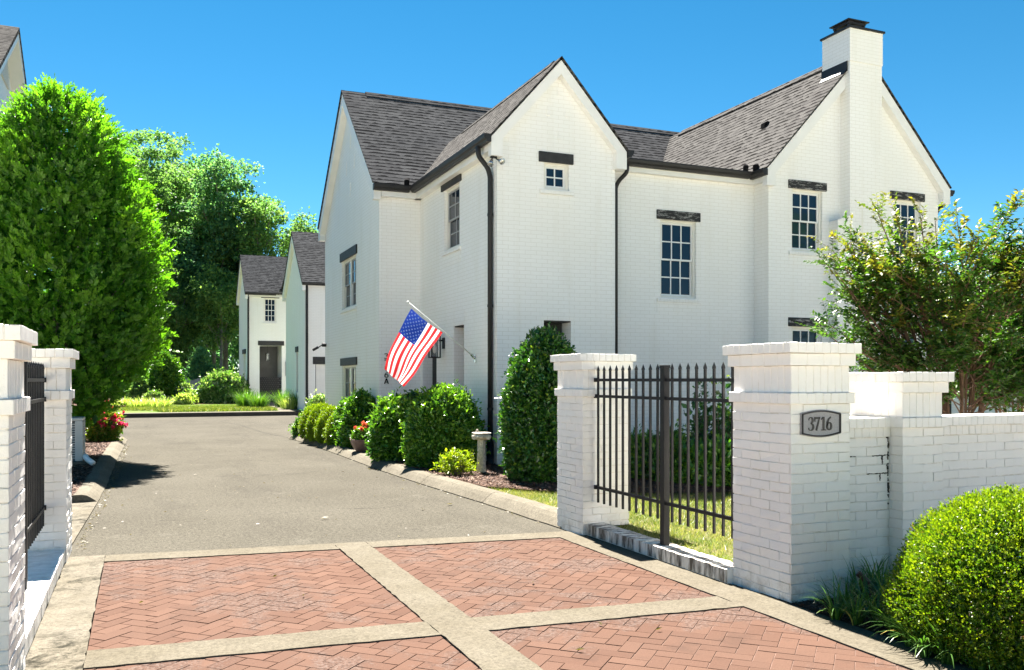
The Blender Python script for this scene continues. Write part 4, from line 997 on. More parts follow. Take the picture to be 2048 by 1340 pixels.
for z in (4.2, 2.7, 1.0): mb.tube([(5.325, 13.53, z), (5.325, 13.53, z + 0.045)], 0.05, 12)
mb.build('bracket', GM, dp)
mb = MB(); mb.tube([(5.325, 13.53, 0.50), (5.325, 13.53, 0.24), (5.29, 13.44, 0.16), (5.22, 13.36, 0.12)], 0.058, 12); mb.build('drain_boot', 'black_iron', dp, smooth=True)
downpipe([(8.04, 13.735, 5.36), (8.04, 13.735, 5.22), (7.93, 13.84, 5.08), (7.885, 13.872, 4.97), (7.885, 13.872, 0.05)], 0.038)
downpipe([(15.62, 13.55, 5.36), (15.62, 13.55, 5.22), (15.46, 13.62, 5.05), (15.42, 13.64, 4.9), (15.42, 13.64, 2.6)], 0.042)
downpipe([(16.9, 14.56, 2.7), (16.9, 14.56, 0.0)], 0.055)

# --- small things fixed to the house
def lantern(name, label, c, w, h, wallx):
    t_ = thing(name, label, 'lantern', c)
    x, y, z = c; k = 0.011; mb = MB()
    for a in (-1, 1):
        for b in (-1, 1): mb.box(x + a * w / 2 - k, x + a * w / 2 + k, y + b * w / 2 - k, y + b * w / 2 + k, z - h / 2, z + h / 2)
    for zz in (z - h / 2, z + h / 2):
        for a in (-1, 1): mb.box(x - w / 2 - k, x + w / 2 + k, y + a * w / 2 - k - 0.001, y + a * w / 2 + k + 0.001, zz - k, zz + k); mb.box(x + a * w / 2 - k - 0.001, x + a * w / 2 + k + 0.001, y - w / 2, y + w / 2, zz - k - 0.001, zz + k + 0.001)
    mb.box(x - w / 2, x + w / 2, y - w / 2, y + w / 2, z + h / 2 + k, z + h / 2 + k + 0.012)
    if wallx is not None:
        mb.box(x + w / 2, wallx - 0.02, y - 0.015, y + 0.015, z + h * 0.28, z + h * 0.28 + 0.03); mb.box(wallx - 0.022, wallx - 0.001, y - 0.06, y + 0.06, z - 0.03, z + h * 0.45)
    else: mb.tube([(x, y, z + h / 2), (x, y, z + h / 2 + 0.45)], 0.006, 6)
    mb.build('cage', 'black_iron', t_)
    mb = MB(); g_ = w / 2 - 0.004
    mb.quad((x - g_, y - g_, z - h / 2), (x + g_, y - g_, z - h / 2), (x + g_, y - g_, z + h / 2), (x - g_, y - g_, z + h / 2)); mb.quad((x - g_, y - g_, z - h / 2), (x - g_, y + g_, z - h / 2), (x - g_, y + g_, z + h / 2), (x - g_, y - g_, z + h / 2)); mb.build('glass', 'lantern_glass', t_)
    mb = MB(); mb.lathe((x, y, z), [(0.012, -0.12), (0.03, -0.09), (0.036, -0.02), (0.02, 0.05), (0.015, 0.10), (0.015, h / 2)], 10); mb.build('bulb', 'louvre_white', t_, smooth=True)
lantern('wall_lantern', 'black box lantern on the white wall just behind the flag', (5.19, 16.09, 2.13), 0.17, 0.40, 5.38)
fl = thing('flood_light', 'twin silver flood lamps under the eaves corner above the tall downpipe', 'lamp', (5.30, 13.36, 5.20))
mb = MB(); mb.box(5.245, 5.345, 13.27, 13.35, 5.11, 5.128); mb.tube([(5.275, 13.31, 5.11), (5.26, 13.29, 5.07)], 0.012, 8); mb.tube([(5.33, 13.31, 5.11), (5.35, 13.27, 5.08)], 0.012, 8); mb.build('mount', 'black_iron', fl)
for (c_, d_) in (((5.255, 13.28, 5.065), (-0.35, -0.35, -0.85)), ((5.36, 13.25, 5.07), (0.35, -0.8, -0.45))):
    mb = MB(); c_ = Vector(c_); d_ = Vector(d_).normalized(); mb.tube([c_, c_ + d_ * 0.04, c_ + d_ * 0.10, c_ + d_ * 0.105], [0.022, 0.03, 0.055, 0.05], 14); mb.build('head', 'chrome', fl, smooth=True)
sc = thing('security_camera', 'little black camera on the far corner of the house wall', 'camera', (4.50, 23.2, 2.40))
mb = MB(); mb.tube([(4.505, 23.2, 2.42), (4.40, 23.2, 2.42)], 0.05, 10); mb.tube([(4.40, 23.2, 2.42), (4.27, 23.2, 2.33)], 0.014, 8); mb.build('arm', 'black_iron', sc)
mb = MB(); mb.tube([(4.30, 23.2, 2.36), (4.16, 23.2, 2.28)], 0.035, 10); mb.build('head', 'black_iron', sc)
tp = thing('garden_tap', 'black tap and coiled hose on the shaded house wall behind the railing', 'tap', (8.05, 13.9, 0.4))
mb = MB(); mb.tube([(8.02, 13.88, 0.15), (8.02, 13.88, 0.62)], 0.022, 8); mb.tube([(8.02, 13.88, 0.50), (8.02, 13.74, 0.50), (8.06, 13.70, 0.42)], 0.02, 8); mb.build('pipe', 'black_iron', tp)
mb = MB(); mb.tube([(8.10 + 0.085 * math.cos(a), 13.79, 0.43 + 0.11 * math.sin(a)) for a in [i * 0.35 for i in range(40)]], 0.017, 6); mb.tube([(8.15, 13.79, 0.36), (8.22, 13.72, 0.16), (8.25, 13.6, 0.12)], 0.016, 6); mb.build('hose', 'black_iron', tp)
hn = thing('house_number', 'dark house number 3716A running down the wall behind the flag', 'house number', (4.7, 17.65, 1.7))
for i, ch in enumerate('3716A'):
    mb = MB(); zz = 1.935 - i * 0.128; x0 = 4.615
    glyph(ch, mb, lambda x, z, d: (x0 + x * 0.16, 17.645 - d, zz + z * 0.11), 0.012, False); mb.build('digit' if ch != 'A' else 'letter', 'grey_number' if ch != 'A' else 'black_iron', hn)

# --- flag on its pole
fg = thing('house_flag', 'stars and stripes flag hanging from a slanted white pole on the house wall', 'flag', (5.38, 14.37, 1.89))
A_, B_ = Vector((5.36, 14.37, 1.90)), Vector((4.18, 14.37, 2.80))
mb = MB(); mb.tube([A_, B_], [0.0125, 0.0125], 10); mb.build('pole', 'white_pole', fg, smooth=True)
mb = MB(); mb.lathe(B_ + Vector((-0.012, 0, 0.01)), [(0.001, -0.026), (0.018, -0.018), (0.026, 0.0), (0.018, 0.018), (0.001, 0.026)], 12); mb.build('finial', 'white_pole', fg, smooth=True)
mb = MB(); mb.tube([Vector((5.379, 14.37, 1.87)), Vector((5.30, 14.37, 1.945))], 0.022, 10); mb.box(5.366, 5.3795, 14.33, 14.41, 1.80, 1.94); mb.build('bracket', 'chrome', fg)
pa, pb = Vector((4.225, 14.37, 2.705)), Vector((4.775, 14.37, 2.315))
def flag_pt(u, v):
    top = pa.lerp(pb, u) + Vector((0, 0, -0.02 * math.sin(math.pi * u)))
    fly = Vector((-0.47, 0, -1.04)).lerp(Vector((-0.66, 0, -0.92)), u)
    s = Vector((-0.30, 0, 0.1)) * (math.sin(math.pi * min(1, v)) * 0.10 * (1 - u))
    d = 0.055 * math.sin(6.0 * u + 2.2 * v) * v + 0.035 * math.sin(13 * u - 3.5 * v + 1.0) * v ** 1.3 + 0.02 * math.sin(9 * v + 4 * u)
    p = top + fly * v + s
    return p + Vector((0.02 * math.sin(7 * v + 3 * u) * v, d, 0.015 * math.sin(9 * u + 1) * v))
mb = MB(); NU, NV = 39, 50
vs = [flag_pt(i / NU, j / NV) for i in range(NU + 1) for j in range(NV + 1)]
b0 = len(mb.v); mb.v += [tuple(v) for v in vs]
for i in range(NU):
    for j in range(NV):
        st = i * 13 // NU
        mi = 2 if (st < 7 and j < NV * 0.40) else (0 if st % 2 == 0 else 1)
        mb.f.append([b0 + i * (NV + 1) + j, b0 + (i + 1) * (NV + 1) + j, b0 + (i + 1) * (NV + 1) + j + 1, b0 + i * (NV + 1) + j + 1]); mb.mi.append(mi)
for r in range(9):
    for q in range(11):
        if (r + q) % 2: continue
        uc = (r + 1) / 10 * 7 / 13; vc = (q + 1) / 12 * 0.40
        for sgn in (-1, 1):
            ring = []
            for k in range(10):
                rad = 0.0170 if k % 2 == 0 else 0.0075; a = k * math.pi / 5
                p0 = flag_pt(uc + rad * math.cos(a) / 0.67, max(0, vc + rad * math.sin(a) / 1.14)); ring.append(p0 + Vector((0, sgn * 0.0025, 0)))
            cc = flag_pt(uc, vc) + Vector((0, sgn * 0.0025, 0))
            mb.add([cc] + ring, [(0, 1 + k, 1 + (k + 1) % 10) for k in range(10)], 1)
mb.build('banner', ['flag_red', 'flag_white', 'flag_blue'], fg, smooth=True)

# ------------------------------------------------------------------ the house at the end of the court
fh = thing('far_house', 'white brick house with black lintels and open porch at the far end of the court', 'house', (6.5, 38.2, 0))
FW = 'painted_brick_far'
mb = MB(); hw = (6.02, 6.66, 4.55, 5.82); hp = (5.80, 6.94, 0.20, 3.32, 1.6)
wall_sheet(mb, 'Y', 47.8, 5.18, 7.6, 0.1, 6.1, [hw, hp], 0.12); wall_sheet(mb, 'X', 5.18, 47.8, 51.9, 0.1, 6.1, [(48.6, 49.6, 0.2, 2.9, 0.4)], 0.1, (49.85, 8.2))
mb.build('wall', FW, fh); mb = MB(); mb.quad((5.7, 49.41, 0.1), (7.1, 49.41, 0.1), (7.1, 49.41, 3.5), (5.7, 49.41, 3.5)); mb.build('porch_back', 'porch_dim_grey', fh)
window(fh, 'Y', 47.8, hw, 3, 2, True, (5.88, 6.82, 5.82, 6.04))
mb = MB(); mb.box(5.72, 7.06, 47.76, 47.95, 3.322, 3.56); mb.box(5.12, 5.30, 48.4, 49.75, 2.9, 3.14); mb.build('lintel', 'charcoal_wood', fh)
mb = MB(); slab(mb, [(5.02, 47.5, 6.08), (8.6, 47.5, 6.08), (8.6, 49.85, 8.32), (5.02, 49.85, 8.32)], 0.1); slab(mb, [(8.6, 52.2, 6.08), (5.02, 52.2, 6.08), (5.02, 49.85, 8.32), (8.6, 49.85, 8.32)], 0.1); mb.build('roof', 'shingles', fh)
mb = MB(); rake(mb, 'X', 5.05, 5.179, 47.55, 52.15, 6.03, 49.85, 8.22, 0.26, 0.2); mb.box(5.18, 7.6, 47.68, 47.799, 5.86, 6.0); mb.build('bargeboard', 'white_trim', fh)
mb = MB(); gutter(mb, (5.03, 47.56, 6.06), (6.6, 47.56, 6.06), (0, -1, 0)); mb.build('gutter', GM, fh)
mb = MB(); mb.tube([(5.22, 47.72, 5.95), (5.22, 47.72, 0.2)], 0.05, 8); mb.build('downpipe', GM, fh)
X2 = 6.52
mb = MB(); wall_sheet(mb, 'X', X2, 38.25, 43.55, 0.1, 5.72, [(40.05, 40.45, 0.95, 2.75, 0.2)], 0.15, (40.9, 8.12)); wall_sheet(mb, 'Y', 38.25, X2, 12.0, 0.1, 5.72, [(6.97, 9.4, 0.1, 2.18, 0.25)], 0.2)
mb.quad((X2, 43.55, 0.1), (8.5, 43.55, 0.1), (8.5, 43.55, 5.7), (X2, 43.55, 5.7)); mb.build('wall', FW, fh)
mb = MB(); pbox(mb, 'X', X2, 40.06, 40.44, 0.08, 0.1, 0.96, 2.74); mb.build('window', 'window_glass', fh)
mb = MB(); pbox(mb, 'X', X2, 39.9, 40.6, -0.04, 0.1, 2.752, 3.0); pbox(mb, 'Y', 38.25, 6.86, 9.6, -0.04, 0.1, 2.182, 2.50); mb.build('lintel', 'charcoal_wood', fh)
mb = MB()
for k in range(5): pbox(mb, 'Y', 38.25, 7.02, 9.38, 0.16, 0.19, 0.12 + k * 0.41, 0.12 + k * 0.41 + 0.40)
gd = mb.build('garage_door', 'white_trim', fh)
mb = MB(); pbox(mb, 'Y', 38.25, 6.972, 7.02, 0.14, 0.19, 0.1, 2.178); mb.build('frame', 'gutter_metal', gd)
mb = MB()
yk = 43.55   # the far slope kicks out at the foot
slab(mb, [(6.36, 38.0, 5.68), (12.2, 38.0, 5.68), (12.2, 40.9, 8.28), (6.36, 40.9, 8.28)], 0.1); slab(mb, [(12.2, 43.0, 6.42), (6.36, 43.0, 6.42), (6.36, 40.9, 8.28), (12.2, 40.9, 8.28)], 0.1)
slab(mb, [(12.2, 44.2, 5.90), (6.36, 44.2, 5.90), (6.36, 43.0, 6.425), (12.2, 43.0, 6.425)], 0.1)
mb.build('roof', 'shingles', fh)
mb = MB(); rake(mb, 'X', 6.38, 6.519, 38.05, 43.75, 5.62, 40.9, 8.17, 0.26, 0.2); mb.build('bargeboard', 'white_trim', fh)
mb = MB(); gutter(mb, (6.37, 38.06, 5.67), (8.6, 38.06, 5.67), (0, -1, 0)); gutter(mb, (6.40, 43.8, 5.9), (6.40, 44.2, 5.9), (-1, 0, 0)); mb.build('gutter', GM, fh)
mb = MB(); mb.tube([(6.60, 38.2, 5.6), (6.60, 38.2, 0.1)], 0.055, 8); mb.build('downpipe', GM, fh)
mb = MB(); mb.prism([(8.25, 36.6, 5.0), (8.25, 38.2, 5.0), (8.25, 38.2, 6.4)], (3.5, 0, 0)); mb.box(8.4, 11.7, 36.9, 38.24, 0.05, 5.0); mb.build('garage_bay', FW, fh)
mb = MB(); mb.box(5.24, 7.5, 46.9, 47.79, 0.0, 0.0)
lantern('hanging_lantern', 'small lantern hanging inside the far porch', (6.28, 48.35, 2.72), 0.18, 0.40, None)
wl = thing('wall_lantern', 'slim pale lantern on the far house wall beside the porch', 'lantern', (7.25, 47.78, 2.0))
mb = MB()
for a in (-0.10, 0.10): mb.box(7.25 + a - 0.012, 7.25 + a + 0.012, 47.60, 47.78, 1.75, 2.45)
mb.box(7.14, 7.36, 47.60, 47.78, 2.45, 2.48); mb.box(7.14, 7.36, 47.60, 47.78, 1.73, 1.75); mb.build('cage', 'black_iron', wl)
mb = MB(); mb.box(7.165, 7.335, 47.62, 47.77, 1.76, 2.44); mb.build('glass', 'louvre_white', wl)
pg = thing('porch_screen', 'dark openwork screen across the lower half of the far porch', 'screen', (6.37, 48.0, 0.2))
mb = MB(); rr = 0.075
for j in range(13):
    for i in range(10):
        x = 5.84 + i * 0.118 + (0.059 if j % 2 else 0); z = 0.28 + j * 0.108
        if x > 6.92: continue
        n = 9; vs = []
        for k in range(n):
            a = 2 * math.pi * k / n
            for r_, y in ((rr * 1.0, 48.0), (rr * 0.2, 48.0), (rr * 0.2, 48.05), (rr * 1.0, 48.05)): vs.append((x + r_ * math.cos(a), y + 0.002 * ((i + j) % 3), z + r_ * math.sin(a)))
        mb.add(vs, [(k * 4 + m, ((k + 1) % n) * 4 + m, ((k + 1) % n) * 4 + (m + 1) % 4, k * 4 + (m + 1) % 4) for k in range(n) for m in range(4)])
mb.build('openwork', 'black_iron', pg)

# ------------------------------------------------------------------ the house on the left (only its gable verge shows)
lh = thing('side_house', 'pale house behind the hornbeam, only its gable verge and roof corner showing', 'house', (-2.9, 19.2, 0))
mb = MB(); LX = -2.9
mb.poly([(LX, 19.2, 0), (LX, 27.6, 0), (LX, 27.6, 6.95), (LX, 23.4, 9.45), (LX, 19.2, 6.95)]); mb.quad((-14, 19.2, 0), (LX, 19.2, 0), (LX, 19.2, 6.95), (-14, 19.2, 6.95)); mb.build('wall', FW, lh)
mb = MB(); slab(mb, [(-14, 18.7, 6.87), (-2.58, 18.7, 6.87), (-2.58, 23.4, 9.72), (-14, 23.4, 9.72)], 0.09); slab(mb, [(-2.58, 28.1, 6.87), (-14, 28.1, 6.87), (-14, 23.4, 9.72), (-2.58, 23.4, 9.72)], 0.09); mb.build('roof', 'shingles_warm', lh)
mb = MB(); rake(mb, 'X', -2.899, -2.60, 18.72, 28.08, 6.80, 23.4, 9.62, 0.16, 0.5); mb.build('bargeboard', 'white_trim', lh)
mb = MB()
for k in range(9): mb.box(-2.895, -2.86, 23.05 - (8 - k) * 0.035, 23.75 + (8 - k) * 0.035, 8.42 + k * 0.07, 8.47 + k * 0.07)
mb.build('gable_louvre', 'louvre_white', lh)
# ------------------------------------------------------------------ planting
def at(px, D, z=0.0):
    """ground point D metres in front of the camera, under photo column px"""
    l = (px - 1024) / 1763 * D
    return Vector((math.sin(YAW) * D + math.cos(YAW) * l, math.cos(YAW) * D - math.sin(YAW) * l, z))
UP = np.array([0., 0., 1.])
PROF = {
    'mound': lambda t: np.clip(1 - np.clip(t, 0, 1) ** 2.6, 0, 1) ** 0.5 * (0.80 + 0.20 * np.clip(t / 0.25, 0, 1)),
    'egg': lambda t: np.where(t > 0.22, np.clip(1 - ((t - 0.22) / 0.78) ** 2.0, 0, 1) ** 0.72, 0.82 + 0.18 * t / 0.22),
    'holly': lambda t: np.where(t > 0.25, np.clip(1 - (np.abs(t - 0.25) / 0.75) ** 2.5, 0, 1) ** 0.58, 0.85 + 0.15 * t / 0.25),
    'cone': lambda t: np.where(t > 0.15, np.clip(1 - ((t - 0.15) / 0.85) ** 1.45, 0, 1) ** 0.85, 0.85 + 0.15 * t / 0.15),
}
def shell(n, c, rx, ry, h, prof, lob=0.07, seed=0, depth=(0.0, 0.16), zmin=0.0):
    """points and outward normals spread over a shrub's surface"""
    f = PROF[prof] if isinstance(prof, str) else prof
    r_ = np.random.default_rng(seed)
    ph = r_.uniform(0, 6.28, (6,)); T = []
    need = n
    while need > 0:
        t = r_.uniform(zmin, 1, need * 3); e = 0.01
        rr = f(t); sl = np.hypot(1, np.abs(f(np.clip(t + e, 0, 1)) - rr) / e * (rx / h))
        wgt = rr * sl; keep = t[r_.uniform(0, 1, len(t)) * 2.6 < wgt]
        T.append(keep[:need]); need -= len(keep[:need])
    t = np.concatenate(T); n = len(t); a = r_.uniform(0, 2 * np.pi, n)
    lobes = 1 + lob * (np.sin(3 * a + 4 * t + ph[0]) + 0.8 * np.sin(5 * a - 7 * t + ph[1]) + 0.6 * np.sin(9 * a + 11 * t + ph[2]) + 0.5 * np.sin(2 * a + 17 * t + ph[3])) * 0.6
    s = (1 - r_.uniform(depth[0], depth[1], n)) * lobes
    e = 0.01; rr = f(t); drdt = (f(np.clip(t + e, 0, 1)) - f(np.clip(t - e, 0, 1))) / (2 * e)
    nr = unit(np.stack([np.cos(a), np.sin(a), np.clip(-drdt * rx / h, -1.2, 3)], 1))
    p = np.stack([c[0] + rx * rr * s * np.cos(a), c[1] + ry * rr * s * np.sin(a), c[2] + h * t * (0.5 + 0.5 * s)], 1)
    return p, nr, t, a
def tufts(p, nr, k, L, Wd, spread=0.7, up=0.35, jit=0.3, tone=0.0, face=0.5):
    """k leaves round every point"""
    n = len(p); P_ = np.repeat(p, k, 0); N_ = np.repeat(nr, k, 0)
    d = unit(N_ * 0.7 + UP * up + rng.normal(size=(n * k, 3)) * spread)
    fn = unit(N_ * face + UP * 0.35 + rng.normal(size=(n * k, 3)) * 0.5)
    LL = L * rng.uniform(0.65, 1.25, n * k)
    V, F = leaves(P_ + rng.normal(size=P_.shape) * L * jit, d, fn, LL, LL * Wd / L)
    T = np.repeat(np.broadcast_to(tone, (n,)), k); return V, F, np.repeat(T, 4)
def shrub(name, label, cat, c, rx, ry, h, n, L, Wd, mat, prof='mound', k=3, lob=0.07, tip=0.3, group=None, seed=0, stems=True, spread=0.7, up=0.35, zmin=0.0, deep=0.16):
    t_ = thing(name, label, cat, tuple(c), 0, group)
    p, nr, t, a = shell(n, c, rx, ry, h, prof, lob, seed + 5, (0, deep), zmin)
    r_ = np.random.default_rng(seed + 77)
    tn = np.where(r_.uniform(size=len(p)) < tip * (0.35 + 0.9 * t), r_.uniform(0.3, 1, len(p)), 0.0)
    stray = r_.uniform(size=len(p)) < 0.035; p = p + nr * (stray * r_.uniform(0.3, 1.3, len(p)) * L * 1.6)[:, None] + UP * (stray * r_.uniform(0, 1, len(p)) * L)[:, None]
    parts = [tufts(p, nr, k, L, Wd, spread, up, 0.3, tn)]
    p2, n2, _, _ = shell(n // 2, c, rx * 0.86, ry * 0.86, h * 0.92, prof, lob, seed + 5, (0, 0.5), zmin)
    parts.append(tufts(p2, n2, 2, L * 1.5, Wd * 1.6, 0.9, 0.2, 0.4, 0.0))
    V, F, T = joinVF(parts); np_mesh('foliage', V, F, mat, t_, T)
    if stems:
        mb = MB(); c = Vector(c)
        for i in range(7):
            a_ = i * 0.9 + seed; q = c + Vector((math.cos(a_) * rx * 0.45, math.sin(a_) * ry * 0.45, h * 0.62)); b = c + Vector((math.cos(a_) * rx * 0.08, math.sin(a_) * ry * 0.08, -0.03))
            mb.tube([b, b.lerp(q, 0.5) + Vector((0, 0, h * 0.08)), q], [0.022, 0.016, 0.006], 6)
        mb.build('stem', 'bark', t_)
    return t_

# --- the tall hornbeam by the left pillar
def hornbeam():
    c = Vector((-1.34, 17.95, 0.1)); t_ = thing('hornbeam_tree', 'tall bright green tapering hornbeam behind the left gate pillars', 'tree', tuple(c))
    zs = np.array([0.50, 0.66, 1.0, 1.3, 2.06, 2.8, 3.46, 4.4, 5.2, 5.85, 6.2, 6.5, 6.72]); rs = np.array([0.15, 0.42, 0.82, 1.12, 1.60, 1.76, 1.74, 1.62, 1.30, 0.95, 0.72, 0.42, 0.10])
    r_ = np.random.default_rng(3)
    def rad(z): return np.interp(z, zs, rs)
    def surf(n, s0, s1, zlo=0.5, zhi=6.7):
        z = []
        while len(z) < n:
            q = r_.uniform(zlo, zhi, n); q = q[r_.uniform(0, 2.1, n) < rad(q) + 0.12]; z += list(q)
        z = np.array(z[:n]); a = r_.uniform(0, 2 * np.pi, n)
        lob = 1 + 0.06 * np.sin(5 * a + 0.9 * z + 1) + 0.05 * np.sin(8 * a - 2.6 * z) + 0.06 * np.sin(3 * a + 3.9 * z) + 0.045 * np.sin(13 * a + 6.3 * z) + 0.03 * np.sin(19 * a - 9 * z)
        s = r_.uniform(s0, s1, n) * lob
        rr = rad(z) * s
        nr = unit(np.stack([np.cos(a), np.sin(a), np.full(n, 0.25)], 1))
        return np.stack([c.x + rr * np.cos(a), c.y + rr * np.sin(a), z], 1), nr, z, lob
    parts = []
    ns, kl = 6400, 10
    p, nr, z, lob = surf(ns, 0.80, 0.99)
    d0 = unit(nr * r_.uniform(0.55, 1.1, (ns, 1)) + UP * r_.uniform(0.35, 0.9, (ns, 1)) + r_.normal(size=(ns, 3)) * 0.32)
    sl = r_.uniform(0.14, 0.32, ns); sl[z > 5.7] *= 1.4
    sn = unit(np.cross(d0, unit(nr + r_.normal(size=(ns, 3)) * 0.5))); fn0 = np.cross(sn, d0)
    tw = r_.uniform(0, 1, ns); tone_s = np.clip((lob - 0.97) * 5.0, 0, 0.9) * r_.uniform(0.2, 1, ns)
    for i in range(kl):
        f = (i + 1) / kl
        side = 1 if i % 2 else -1
        pos = p + d0 * (sl * f)[:, None] - UP * (0.05 * f * f)
        ang = 0.85 - 0.5 * f if i < kl - 1 else 0.0
        d = unit(d0 * math.cos(ang) + sn * side * math.sin(ang) + r_.normal(size=(ns, 3)) * 0.16)
        L = r_.uniform(0.065, 0.105, ns) * (1 - 0.35 * max(0, f - 0.6) / 0.4)
        V, F = leaves(pos, d, unit(fn0 + r_.normal(size=(ns, 3)) * 0.25), L, L * 0.52, 0.15, 0.1)
        parts.append((V, F, np.repeat(np.clip(tone_s + 0.55 * max(0, f - 0.55) / 0.45 * r_.uniform(0.2, 1, ns), 0, 1), 4)))
    p2, n2, z2, _ = surf(9000, 0.45, 0.84)
    parts.append(tufts(p2, n2, 2, 0.15, 0.09, 0.9, 0.4, 0.3))
    # shoots standing up out of the top
    V, F, T = joinVF(parts); np_mesh('crown', V, F, 'hornbeam_leaf', t_, T)
    mb = MB(); mb.tube([c + Vector((0, 0, -0.1)), c + Vector((0.02, 0, 1.2)), c + Vector((0, 0.03, 3.5)), c + Vector((0, 0, 6.2))], [0.14, 0.11, 0.07, 0.012], 10)
    for i in range(46):
        zz = random.uniform(0.7, 5.6); a = i * 2.4; q = rad(zz + 0.9) * 0.8
        b = c + Vector((0, 0, zz)); e = c + Vector((math.cos(a) * q, math.sin(a) * q, zz + 0.25 + q * 0.75))
        mb.tube([b, b.lerp(e, 0.5) + Vector((0, 0, -0.06)), e], [0.035, 0.022, 0.008], 6)
    mb.build('trunk', 'grey_bark', t_)
hornbeam()

# --- woodland beyond the court: each tree with its own trunk, limbs and leaf clumps
def wood_tree(label, px, D, top, hw, bot, n, mat='wood_leaf', seed=0, L=0.30, tip=0.25, group='tall trees beyond the court', airy=0.0):
    r_ = np.random.default_rng(seed * 13 + 7)
    c = at(px, D, 0.6); sc = D / 1763
    H = EYE + (760 - top) * sc; zb = EYE + (760 - bot) * sc; R_ = hw * sc
    t_ = thing('broadleaf_tree', label, 'tree', tuple(c), 0, group)
    cz, hz = (H + zb) / 2, (H - zb) / 2 * 1.12; R_ *= 1.1
    ncl = int(n * 1.5)
    d = unit(r_.normal(size=(ncl, 3))); rad = r_.uniform(0.25, 0.95, ncl) ** 0.6
    cc = np.stack([c.x + d[:, 0] * R_ * rad * 0.95, c.y + d[:, 1] * R_ * rad * 0.95, cz + d[:, 2] * hz * rad * 0.95], 1)
    cc[:, :2] += r_.normal(size=(ncl, 2)) * 0.35
    parts = []
    for i in range(ncl):
        m = int(r_.integers(110, 210)); cr = r_.uniform(0.4, 0.95) * (0.72 + 0.09 * R_) * (1 - 0.2 * airy)
        dd = unit(r_.normal(size=(m, 3))); dd[:, 2] = np.where(dd[:, 2] < -0.3, -dd[:, 2], dd[:, 2])
        rr = cr * r_.uniform(0.25, 1.0, m) ** 0.6
        pos = cc[i] + dd * rr[:, None] * np.array([1, 1, 0.62]) + r_.normal(size=(m, 3)) * 0.22
        ld_ = unit(dd * 0.6 + r_.normal(size=(m, 3)) * 0.6 + np.array([0, 0, -0.25])); fn = unit(UP * 0.9 + r_.normal(size=(m, 3)) * 0.55 + dd * 0.4)
        LL = L * r_.uniform(0.6, 1.2, m)
        V, F = leaves(pos, ld_, fn, LL, LL * 0.6, 0.1, 0.15)
        parts.append((V, F, np.repeat(np.where(r_.uniform(size=m) < tip, r_.uniform(0.1, 0.9, m), 0.0) * r_.uniform(0.3, 1), 4)))
    V, F, T = joinVF(parts); np_mesh('crown', V, F, mat, t_, T)
    mb = MB(); h0 = max(zb + hz * 0.5, 2.5); lean = Vector((r_.normal() * 0.3, r_.normal() * 0.3, 0))
    tr = 0.07 + H * 0.007
    mb.tube([c + Vector((0, 0, -0.8)), c + Vector((0, 0, (h0 - c.z) * 0.5)) + lean * 0.4, c + Vector((0, 0, h0 - c.z)) + lean, Vector((c.x, c.y, H - hz * 0.35)) + lean], [tr, tr * 0.8, tr * 0.6, 0.04], 8)
    for i in range(min(ncl, 26)):
        e = Vector(cc[i]); b = Vector((c.x, c.y, 0)) + lean * 0.8 + Vector((0, 0, max(zb * 0.7, min(e.z - 1.0, e.z * 0.8))))
        mb.tube([b, b.lerp(e, 0.55) + Vector((0, 0, -0.2)), e], [tr * 0.35, tr * 0.2, 0.03], 5)
    mb.build('trunk', 'grey_bark', t_)
    return t_
for i, a in enumerate([
    ('airy grey green tree rising highest, just right of the hornbeam top', 262, 64, 248, 74, 560, 62, 'wood_leaf', 0.26, 0.10, 0.3),
    ('broad tree with sky gaps between the hornbeam and the far roofs', 340, 70, 312, 92, 560, 66, 'wood_leaf', 0.30, 0.2, 0.2),
    ('darker rounded tree top in the middle of the wood', 452, 66, 315, 84, 600, 72, 'wood_leaf_dark', 0.30, 0.2, 0.1),
    ('tree with a ragged right edge above the far porch roof', 522, 64, 388, 56, 640, 44, 'wood_leaf', 0.28, 0.2, 0.3),
    ('small tree top showing between the far roof and the main gable', 606, 78, 424, 36, 600, 26, 'wood_leaf', 0.30, 0.35, 0.0),
    ('sunny yellow green tree in front of the darker wood', 428, 66, 385, 72, 650, 66, 'wood_leaf', 0.26, 0.55, 0.1),
    ('leafy tree low beside the right flank of the hornbeam', 300, 64, 440, 78, 740, 60, 'wood_leaf', 0.26, 0.3, 0.0),
    ('tree with pale drooping side branches left of the far house', 442, 61, 540, 44, 700, 40, 'wood_leaf', 0.24, 0.55, 0.2),
    ('dark tree with a bare lower trunk above the board fence', 372, 64, 470, 60, 700, 48, 'wood_leaf_dark', 0.26, 0.15, 0.0),
    ('dark tree hugging the left wall of the far house', 486, 66, 470, 44, 720, 48, 'wood_leaf_dark', 0.26, 0.2, 0.0),
    ('leafy tree filling the gap low beside the hornbeam edge', 352, 62, 520, 66, 760, 54, 'wood_leaf', 0.24, 0.3, 0.0),
    ('tall grey green tree rising behind the others over the sky gaps', 300, 76, 262, 96, 520, 60, 'wood_leaf', 0.32, 0.1, 0.2),
    ('tall tree mostly hidden behind the hornbeam crown', 190, 66, 330, 90, 640, 56, 'wood_leaf', 0.30, 0.2, 0.1),
]): wood_tree(a[0], *a[1:7], a[7], i + 1, a[8], a[9], airy=a[10])
